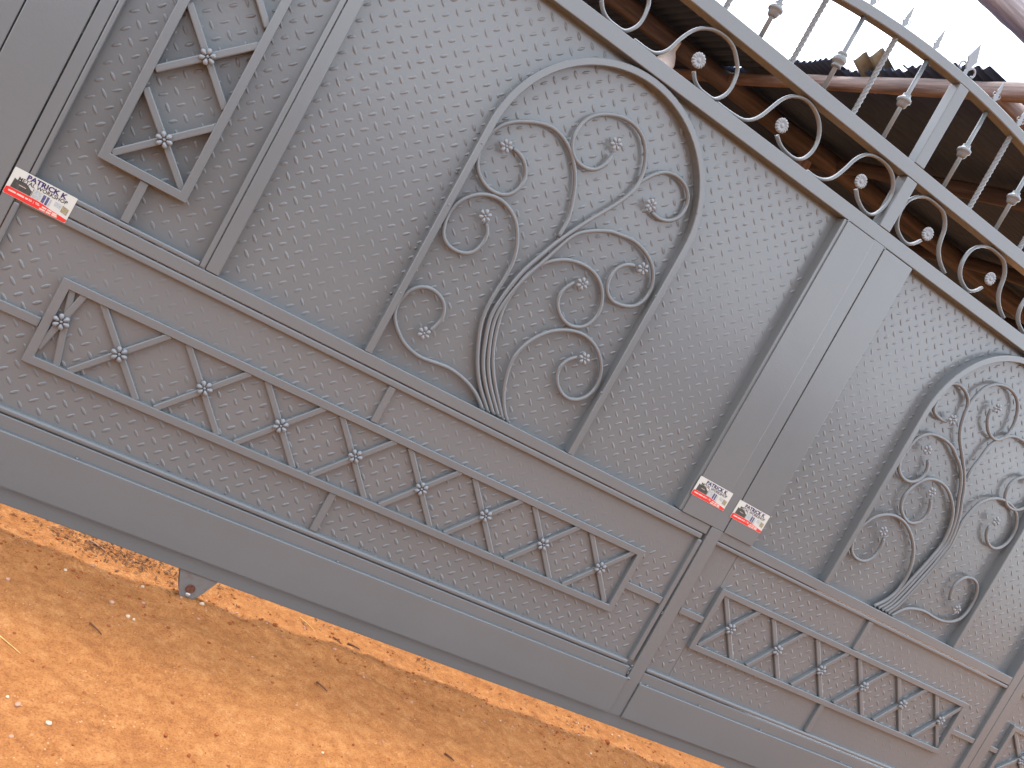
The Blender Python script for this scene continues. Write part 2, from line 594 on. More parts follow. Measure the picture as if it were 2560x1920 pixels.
hr = mesh_obj('roof', hr_v, [(0, 1, 2, 3), (3, 2, 5, 4)], M['iron'], house)
md = hr.modifiers.new('thickness', 'SOLIDIFY')
md.thickness = 0.05
for hx in (-7.5, -1.5, 4.5, 10.5):
    box('door', hx, hx + 0.95, GZ, 2.05, -10.245, -10.20, M['shutter'], house, 0.0)
    for wx in (hx + 1.8, hx + 3.6):
        wo_ = box('window', wx, wx + 1.0, 1.0, 1.95, -10.245, -10.21, M['shutter'], house, 0.0)

# ------------------------------------------------------------------ the gate
gate = empty('sliding_gate', (2.1, 0.0, 0.075))
tag(gate, 'large grey painted steel gate of checker plate with scrolls, lattice strips and spear top', 'gate')
PA, PL = M['paint'], M['plate']
FY = -0.035          # front face of the frame tubes
BY = 0.018           # back face
YU = 0.010           # front of the upper plates
YL = -0.016          # front of the lower plates

def tube(name, x0, x1, z0, z1, yf=FY, yb=BY, bev=0.003, mat=None):
    return box(name, x0, x1, z0, z1, yf, yb, mat or PA, gate, bev)

# horizontal members
tube('bottom_rail', -0.78, 4.95, 0.076, 0.1265, FY + 0.003)
tube('base_rail', -0.448, 2.162, 0.129, 0.3285, FY + 0.001)
tube('base_rail', 2.232, 4.098, 0.129, 0.3265, FY + 0.001)
tube('base_rail', 4.218, 4.878, 0.129, 0.3265, FY + 0.001)
tube('base_bead', -0.396, 2.137, 0.3315, 0.350, FY, -0.008, 0.006)
tube('base_bead', 2.234, 4.098, 0.3295, 0.347, FY, -0.008, 0.006)
tube('base_bead', 4.218, 4.878, 0.3295, 0.347, FY, -0.008, 0.006)
tube('kick_plate', -0.44, 2.168, 0.1310, 0.2870, -0.0475, FY - 0.0005, 0.003)
prism('kick_plate', ((2.2325, 0.130), (4.080, 0.128), (4.080, 0.2810), (2.2325, 0.2825)), -0.0475, FY - 0.0005, PA, gate, 0.003)
tube('kick_plate', 4.222, 4.874, 0.130, 0.2815, -0.0475, FY - 0.0005, 0.003)
tube('mid_rail', -0.448, 2.158, 0.9240, 0.9630)
tube('mid_rail', 2.2215, 4.098, 0.9235, 0.9640)
tube('mid_rail', 4.218, 4.878, 0.9235, 0.9640)
tube('mid_bead', -0.396, 2.146, 0.8985, 0.9205, FY, -0.006, 0.0045)
tube('mid_bead', 2.2215, 4.098, 0.9045, 0.9205, FY, -0.006, 0.0045)
tube('mid_bead', 4.218, 4.878, 0.9045, 0.9205, FY, -0.006, 0.0045)
tube('door_bead', -0.396, 0.083, 0.9660, 0.9800, FY, -0.004, 0.004)
tube('top_rail', -0.78, 4.95, 2.2125, 2.2665)
tube('upper_rail', -0.78, 4.95, 2.4785, 2.5320)

# uprights
tube('cover_panel', -0.78, -0.602, 0.129, 2.2105, FY - 0.004, BY)
tube('cover_panel', -0.5985, -0.4540, 0.129, 2.2105, FY - 0.004, BY)
tube('stile', -0.4500, -0.4135, 0.9655, 2.2105)
tube('stile', -0.4500, -0.4165, 0.3310, 0.9215)
tube('door_bead', -0.4110, -0.3970, 0.9820, 2.2105, FY, -0.004, 0.004)
tube('door_bead', -0.4140, -0.3985, 0.3520, 0.8965, FY, -0.01, 0.004)
tube('door_bead', 0.0850, 0.1020, 0.9660, 2.2105, FY, -0.004, 0.004)
tube('stile', 0.1048, 0.1455, 0.9652, 2.2105)
tube('stile', 1.9900, 2.1530, 0.9652, 2.2105)
tube('cover_panel', 2.0045, 2.1535, 0.9640, 2.2090, -0.0415, FY - 0.0005, 0.002)
tube('stile', 2.2270, 2.3700, 0.9665, 2.2105)
tube('stile', 2.2195, 2.2260, 0.9665, 2.2105, -0.012, BY)
prism('cover_panel', ((2.2230, 0.9630), (2.3725, 0.9630), (2.3725, 2.2070), (2.2128, 2.2070)), -0.0425, FY - 0.0005, PA, gate, 0.002)
prism('centre_strip', ((2.1510, 0.9645), (2.2185, 0.9645), (2.2080, 2.2112), (2.1500, 2.2112)), -0.0405, BY + 0.01, PA, gate, 0.0010)
prism('centre_strip', ((2.1715, 0.129), (2.2310, 0.129), (2.2190, 0.9630), (2.1610, 0.9630)), -0.0400, BY + 0.01, PA, gate, 0.0016)
tube('post_bead', 2.1375, 2.1595, 0.3520, 0.8970, FY, -0.006, 0.0045)
tube('end_post', 4.1000, 4.1510, 0.129, 2.2105)
tube('end_post', 4.1535, 4.2155, 0.129, 2.2105)
tube('end_stile', 4.8800, 4.95, 0.129, 2.2105)
tube('centre_post', 2.1420, 2.1980, 2.2680, 2.4770, FY, 0.020)
tube('centre_post', 2.1390, 2.1900, 2.5335, 2.868, FY, 0.018)
tube('end_post', -0.78, -0.73, 2.2680, 2.4770, FY, 0.020)
tube('end_post', 4.90, 4.95, 2.2680, 2.4770, FY, 0.020)

# arched rail above the spears
ARC_X, ARC_R, ARC_TOP = 2.20, 3.70, 2.868
def arc_z(x):
    return ARC_TOP - ARC_R + math.sqrt(ARC_R ** 2 - (x - ARC_X) ** 2)
av, af = [], []
NA = 72
b_ = 0.003
prof = [(FY + b_, 0.0), (BY - 0.008 - b_, 0.0), (BY - 0.008, b_), (BY - 0.008, 0.038 - b_), (BY - 0.008 - b_, 0.038), (FY + b_, 0.038), (FY, 0.038 - b_), (FY, b_)]
for i in range(NA + 1):
    a = -0.425 + 0.850 * i / NA
    for (yy, rr) in prof:
        r_ = ARC_R + rr
        av.append((ARC_X + r_ * math.sin(a), yy, ARC_TOP - ARC_R + r_ * math.cos(a)))
for i in range(NA):
    for k in range(8):
        k2 = (k + 1) % 8
        af.append((i * 8 + k, i * 8 + k2, (i + 1) * 8 + k2, (i + 1) * 8 + k))
mesh_obj('arched_rail', av, af, PA, gate)

# checker plates with raised lugs
LP = 0.0535
def lug_unit(angle, hl, hw, h):
    vs, fs = [], []
    ca, sa = math.cos(angle), math.sin(angle)
    N = 10
    for (s, hh) in ((1.0, 0.0), (0.72, 0.70), (0.34, 1.0)):
        for k in range(N):
            t = 2 * math.pi * k / N
            u = hl * s * math.copysign(abs(math.cos(t)) ** 0.9, math.cos(t))
            w = hw * s * math.copysign(abs(math.sin(t)) ** 1.15, math.sin(t))
            vs.append((u * ca - w * sa, -h * hh, u * sa + w * ca))
    for r_ in range(2):
        for k in range(N):
            k2 = (k + 1) % N
            fs.append((r_ * N + k, (r_ + 1) * N + k, (r_ + 1) * N + k2, r_ * N + k2))
    fs.append(tuple(2 * N + k for k in range(N))[::-1])
    return vs, fs

def tread_plate(x0, x1, z0, z1, yf, ox, oz, fade_low, seed):
    pl = box('tread_plate', x0, x1, z0, z1, yf, yf + 0.004, PL, gate, 0.0)
    r_ = random.Random(seed)
    V, Fc = [], []
    i0, i1 = int((x0 - ox) / LP) - 1, int((x1 - ox) / LP) + 2
    j0, j1 = int((z0 - oz) / LP) - 1, int((z1 - oz) / LP) + 2
    for i in range(i0, i1):
        for j in range(j0, j1):
            for half, ang in ((0.0, 45.0), (0.5, -45.0)):
                x = ox + (i + half) * LP + r_.uniform(-0.001, 0.001)
                z = oz + (j + half) * LP + r_.uniform(-0.001, 0.001)
                if x < x0 + 0.012 or x > x1 - 0.012 or z < z0 + 0.012 or z > z1 - 0.012:
                    continue
                h = 0.0025 * r_.uniform(0.75, 1.1)
                # paint and wear have half filled the pattern in places
                wear = noise.noise((x * 2.1 + seed, z * 2.1, seed * 1.7))
                if wear > 0.10:
                    h *= max(0.30, 1 - 2.2 * (wear - 0.10))
                if fade_low and z < z0 + 0.22:
                    h *= 0.45 + 0.55 * (z - z0) / 0.22
                if not fade_low and z > 0.775 and x > 0.3:
                    h *= max(0.22, 0.8 - 0.5 * (x - 0.3))
                if fade_low and yf < 0 and x > 2.9 and (z < 0.49 or z > 0.80):
                    h *= 0.3
                hl = 0.0155 * r_.uniform(0.88, 1.06)
                hw = 0.0056 * r_.uniform(0.85, 1.1)
                vs, fs = lug_unit(math.radians(ang + r_.uniform(-4, 4)), hl, hw, h)
                n0 = len(V)
                V.extend((x + p[0], yf + p[1] + 0.0001, z + p[2]) for p in vs)
                Fc.extend(tuple(n0 + q for q in f_) for f_ in fs)
    lg = mesh_obj('raised_lugs', V, Fc, PL, pl, smooth=True)
    lg['kind'] = 'stuff'
    return pl

tread_plate(-0.400, 0.088, 0.970, 2.214, YU, 0.269, 1.943, True, 1)
tread_plate(0.142, 1.993, 0.955, 2.214, YU, 0.269, 1.943, True, 2)
tread_plate(2.366, 4.102, 0.955, 2.214, YU, 0.281, 1.949, True, 3)
tread_plate(4.212, 4.882, 0.955, 2.214, YU, 0.300, 1.960, True, 4)
tread_plate(-0.400, 2.142, 0.346, 0.904, YL, 0.124, 0.609, False, 5)
tread_plate(2.226, 2.3560, 0.344, 0.908, YL, 0.140, 0.621, False, 6)
tread_plate(2.3585, 4.102, 0.344, 0.908, YL, 0.150, 0.615, True, 7)
tread_plate(4.212, 4.882, 0.344, 0.908, YL, 0.130, 0.600, True, 8)

# ---- flowers
def petal_flower_mesh():
    V, Fc = [], []
    def ell(cx, cz, a, ra, rb, rh, y0):
        ca, sa = math.cos(a), math.sin(a)
        n0 = len(V)
        SU, SV = 10, 6
        for i in range(SV + 1):
            ph = math.pi * i / SV
            for k in range(SU):
                th = 2 * math.pi * k / SU
                u = math.sin(ph) * math.cos(th)
                w = math.sin(ph) * math.sin(th)
                uu = u * ra * (1.0)
                ww = w * rb * (1.0 + 0.35 * u)
                V.append((cx + uu * ca - ww * sa, y0 - math.cos(ph) * rh, cz + uu * sa + ww * ca))
        for i in range(SV):
            for k in range(SU):
                k2 = (k + 1) % SU
                Fc.append((n0 + i * SU + k, n0 + i * SU + k2, n0 + (i + 1) * SU + k2, n0 + (i + 1) * SU + k))
    for q in range(6):
        a = 2 * math.pi * q / 6 + 0.2
        ell(0.0138 * math.cos(a), 0.0138 * math.sin(a), a, 0.0092, 0.0063, 0.0058, -0.003)
    ell(0, 0, 0, 0.0042, 0.0042, 0.004, -0.004)
    me = bpy.data.meshes.new('flower')
    me.from_pydata(V, [], Fc)
    me.validate()
    me.polygons.foreach_set('use_smooth', [True] * len(me.polygons))
    me.materials.append(M['finial'])
    return me
FLOWER = petal_flower_mesh()

def rosette_mesh():
    V, Fc = [], []
    NP, K = 14, 6
    NA_ = NP * K
    rings = [(0.003, -0.0065), (0.0055, -0.0060), (0.0075, -0.0025), (0.012, -0.0040), (0.018, -0.0065), (0.0235, -0.0060), (0.0265, -0.0015), (0.0255, 0.0035)]
    for (r_, h) in rings:
        for k in range(NA_):
            a = 2 * math.pi * k / NA_
            lobe = abs(math.cos(a * NP / 2.0))
            w = min(1.0, max(0.0, (r_ - 0.006) / 0.018))
            rr = r_ * (1 - 0.10 * w * (1 - lobe) ** 1.5)
            hh = h + 0.0032 * w * (1 - lobe) ** 2 if r_ > 0.008 else h
            V.append((rr * math.cos(a), hh, rr * math.sin(a)))
    for i in range(len(rings) - 1):
        for k in range(NA_):
            k2 = (k + 1) % NA_
            Fc.append((i * NA_ + k, i * NA_ + k2, (i + 1) * NA_ + k2, (i + 1) * NA_ + k))
    Fc.append(tuple(range(NA_))[::-1])
    Fc.append(tuple((len(rings) - 1) * NA_ + k for k in range(NA_)))
    me = bpy.data.meshes.new('rosette')
    me.from_pydata(V, [], Fc)
    me.validate()
    me.polygons.foreach_set('use_smooth', [True] * len(me.polygons))
    me.materials.append(M['finial'])
    return me
ROSETTE = rosette_mesh()

def put(me, name, x, y, z, parent, spin=0.0, s=1.0):
    o = mesh_obj(name, None, None, None, None, me=me)
    o.location = (x, y, z)
    o.rotation_euler = (0, spin, 0)
    o.scale = (s, s, s)
    o.parent = parent
    o.matrix_parent_inverse = parent_matrix(parent).inverted()
    return o

# ---- lattice strips
def frame_rect(name, x0, x1, z0, z1, w, yf, yb, parent, skew=(0, 0, 0, 0)):
    """square tube frame: four mitred members in one part"""
    bm = bmesh.new()
    O = [(x0, z0 + skew[0]), (x1, z0 + skew[1]), (x1, z1 + skew[2]), (x0, z1 + skew[3])]
    I = [(O[0][0] + w, O[0][1] + w), (O[1][0] - w, O[1][1] + w), (O[2][0] - w, O[2][1] - w), (O[3][0] + w, O[3][1] - w)]
    vo = [[bm.verts.new((p[0], yy, p[1])) for p in O] for yy in (yf, yb)]
    vi = [[bm.verts.new((p[0], yy, p[1])) for p in I] for yy in (yf, yb)]
    for k in range(4):
        k2 = (k + 1) % 4
        bm.faces.new((vo[0][k], vo[0][k2], vi[0][k2], vi[0][k]))
        bm.faces.new((vo[1][k2], vo[1][k], vi[1][k], vi[1][k2]))
        bm.faces.new((vo[0][k2], vo[0][k], vo[1][k], vo[1][k2]))
        bm.faces.new((vi[0][k], vi[0][k2], vi[1][k2], vi[1][k]))
    bmesh.ops.recalc_face_normals(bm, faces=bm.faces)
    ed = [e for e in bm.edges if not (abs(e.verts[0].co.y - e.verts[1].co.y) < 1e-6 and e.is_manifold and abs(e.calc_face_angle(0)) < 0.02)]
    bmesh.ops.bevel(bm, geom=ed, offset=0.0025, segments=2, profile=0.5, affect='EDGES')
    me = bpy.data.meshes.new(name)
    bm.to_mesh(me)
    bm.free()
    me.materials.append(PA)
    return mesh_obj(name, None, None, None, parent, me=me)

def strip_bar(name, a, b_, w, yf, yb, parent):
    """bar between two (x, z) points"""
    ax, az = a
    bx_, bz = b_
    L = math.hypot(bx_ - ax, bz - az)
    nx_, nz_ = -(bz - az) / L * w / 2, (bx_ - ax) / L * w / 2
    c = [(ax - nx_, yf, az - nz_), (bx_ - nx_, yf, bz - nz_), (bx_ - nx_, yb, bz - nz_), (ax - nx_, yb, az - nz_),
         (ax + nx_, yf, az + nz_), (bx_ + nx_, yf, bz + nz_), (bx_ + nx_, yb, bz + nz_), (ax + nx_, yb, az + nz_)]
    me = box_mesh(c, 0.0035, 2)
    me.materials.append(PA)
    return mesh_obj(name, None, None, None, parent, me=me)

def crossing(fr, cx, cz, top_l, top_r, bot_l, bot_r, yf, yb, w=0.0205, spin=0.0):
    strip_bar('lattice_bar', bot_l, top_r, w, yf - 0.0015, yb, fr)
    strip_bar('lattice_bar', top_l, bot_r, w, yf + 0.0035, yb, fr)
    put(FLOWER, 'flower', cx, yf - 0.004, cz, fr, spin, 1.08)

# long strip of the left half
YB_ = YL + 0.0015
fr = frame_rect('lattice_frame', -0.2195, 1.956, 0.4945, 0.7645, 0.0265, FY - 0.002, YB_, gate)
def cr(fr_, x, z, hx, ztop, zbot, y0=FY + 0.003):
    crossing(fr_, x, z, (x - hx, ztop), (x + hx, ztop), (x - hx, zbot), (x + hx, zbot), y0, YB_, spin=rnd.uniform(0, 1))
for x, z in ((0.004, 0.628), (0.262, 0.640), (0.520, 0.631), (0.782, 0.640), (1.039, 0.631), (1.297, 0.638), (1.554, 0.629), (1.814, 0.636)):
    cr(fr, x, z, 0.1015, 0.741, 0.517)
strip_bar('lattice_bar', (-0.186, 0.742), (-0.131, 0.516), 0.020, FY + 0.0055, YB_, fr)
strip_bar('lattice_bar', (-0.150, 0.742), (-0.196, 0.545), 0.020, FY + 0.0020, YB_, fr)
put(FLOWER, 'flower', -0.172, FY - 0.001, 0.645, fr, 0.4, 1.08)
# strip of the right half
fr = frame_rect('lattice_frame', 2.359, 3.928, 0.4865, 0.7625, 0.0255, FY - 0.002, YB_, gate)
for x, z in ((2.491, 0.627), (2.761, 0.626), (3.025, 0.625), (3.290, 0.636), (3.551, 0.634), (3.816, 0.638)):
    cr(fr, x, z, 0.094, 0.739, 0.510)
# short strip of the side door
fr = frame_rect('lattice_frame', 4.281, 4.628, 0.4865, 0.7625, 0.0255, FY - 0.002, YB_, gate)
cr(fr, 4.453, 0.624, 0.135, 0.739, 0.510)
# stub bars that hold the strips
for (x0, x1, z0, z1) in ((0.771, 0.796, 0.7655, 0.8970), (0.766, 0.792, 0.3515, 0.4935), (-0.397, -0.2205, 0.601, 0.630), (1.957, 2.136, 0.600, 0.630),
                         (2.234, 2.358, 0.597, 0.625), (3.130, 3.157, 0.7635, 0.9030), (3.131, 3.158, 0.3485, 0.4855), (3.929, 4.099, 0.598, 0.624), (4.2165, 4.280, 0.600, 0.626)):
    tube('stub_bar', x0, x1, z0, z1, FY + 0.004, YB_, 0.0028)

# ladder of lattice in the two side doors
for (x0, x1, cx) in ((-0.2845, -0.0275, -0.154), (4.325, 4.582, 4.4535)):
    fr = frame_rect('lattice_frame', x0, x1, 1.1115, 2.1675, 0.0262, FY - 0.002, YU + 0.0015, gate)
    for q in range(4):
        z = 1.243 + 0.264 * q
        h = 0.1035
        crossing(fr, cx, z, (cx - h, z + h), (cx + h, z + h), (cx - h, z - h), (cx + h, z - h), FY + 0.003, YU + 0.0015, 0.021, rnd.uniform(0, 1))
    tube('stub_bar', cx - 0.006, cx + 0.018, 0.9815, 1.1105, FY + 0.005, YU + 0.0015, 0.0028)
    tube('stub_bar', cx - 0.006, cx + 0.018, 2.1685, 2.2110, FY + 0.005, YU + 0.0015, 0.0028)

# ---- arched frames with scrolls
def arch_frame(x0, x1, z0, spring, w, yf, yb):
    P = [(x0, z0)]
    r_ = (x1 - x0) / 2
    cx = (x0 + x1) / 2
    outer, inner = [(x0, z0)], [(x0 + w, z0)]
    N = 40
    for i in range(N + 1):
        a = math.pi - math.pi * i / N
        outer.append((cx + r_ * math.cos(a), spring + r_ * math.sin(a)))
        inner.append((cx + (r_ - w) * math.cos(a), spring + (r_ - w) * math.sin(a)))
    outer.append((x1, z0))
    inner.append((x1 - w, z0))
    V, Fc = [], []
    b2 = 0.0025
    for (o_, i_) in zip(outer, inner):
        o_, i_ = Vector(o_), Vector(i_)
        d = (i_ - o_).normalized() * b2
        for (pp, yy) in ((o_ + d, yf), (i_ - d, yf), (i_, yf + b2), (i_, yb), (o_, yb), (o_, yf + b2)):
            V.append((pp[0], yy, pp[1]))
    n = len(outer)
    for i in range(n - 1):
        for k in range(6):
            k2 = (k + 1) % 6
            Fc.append((i * 6 + k, (i + 1) * 6 + k, (i + 1) * 6 + k2, i * 6 + k2))
    Fc.append(tuple(range(6))[::-1])
    Fc.append(tuple((n - 1) * 6 + k for k in range(6)))
    return mesh_obj('arch_bar', V, Fc, PA, gate)

arch_frame(0.6430, 1.4870, 0.9650, 1.7860, 0.0240, FY + 0.001, YU + 0.001)
arch_frame(2.8000, 3.6750, 0.9660, 1.7700, 0.0260, FY + 0.001, YU + 0.001)

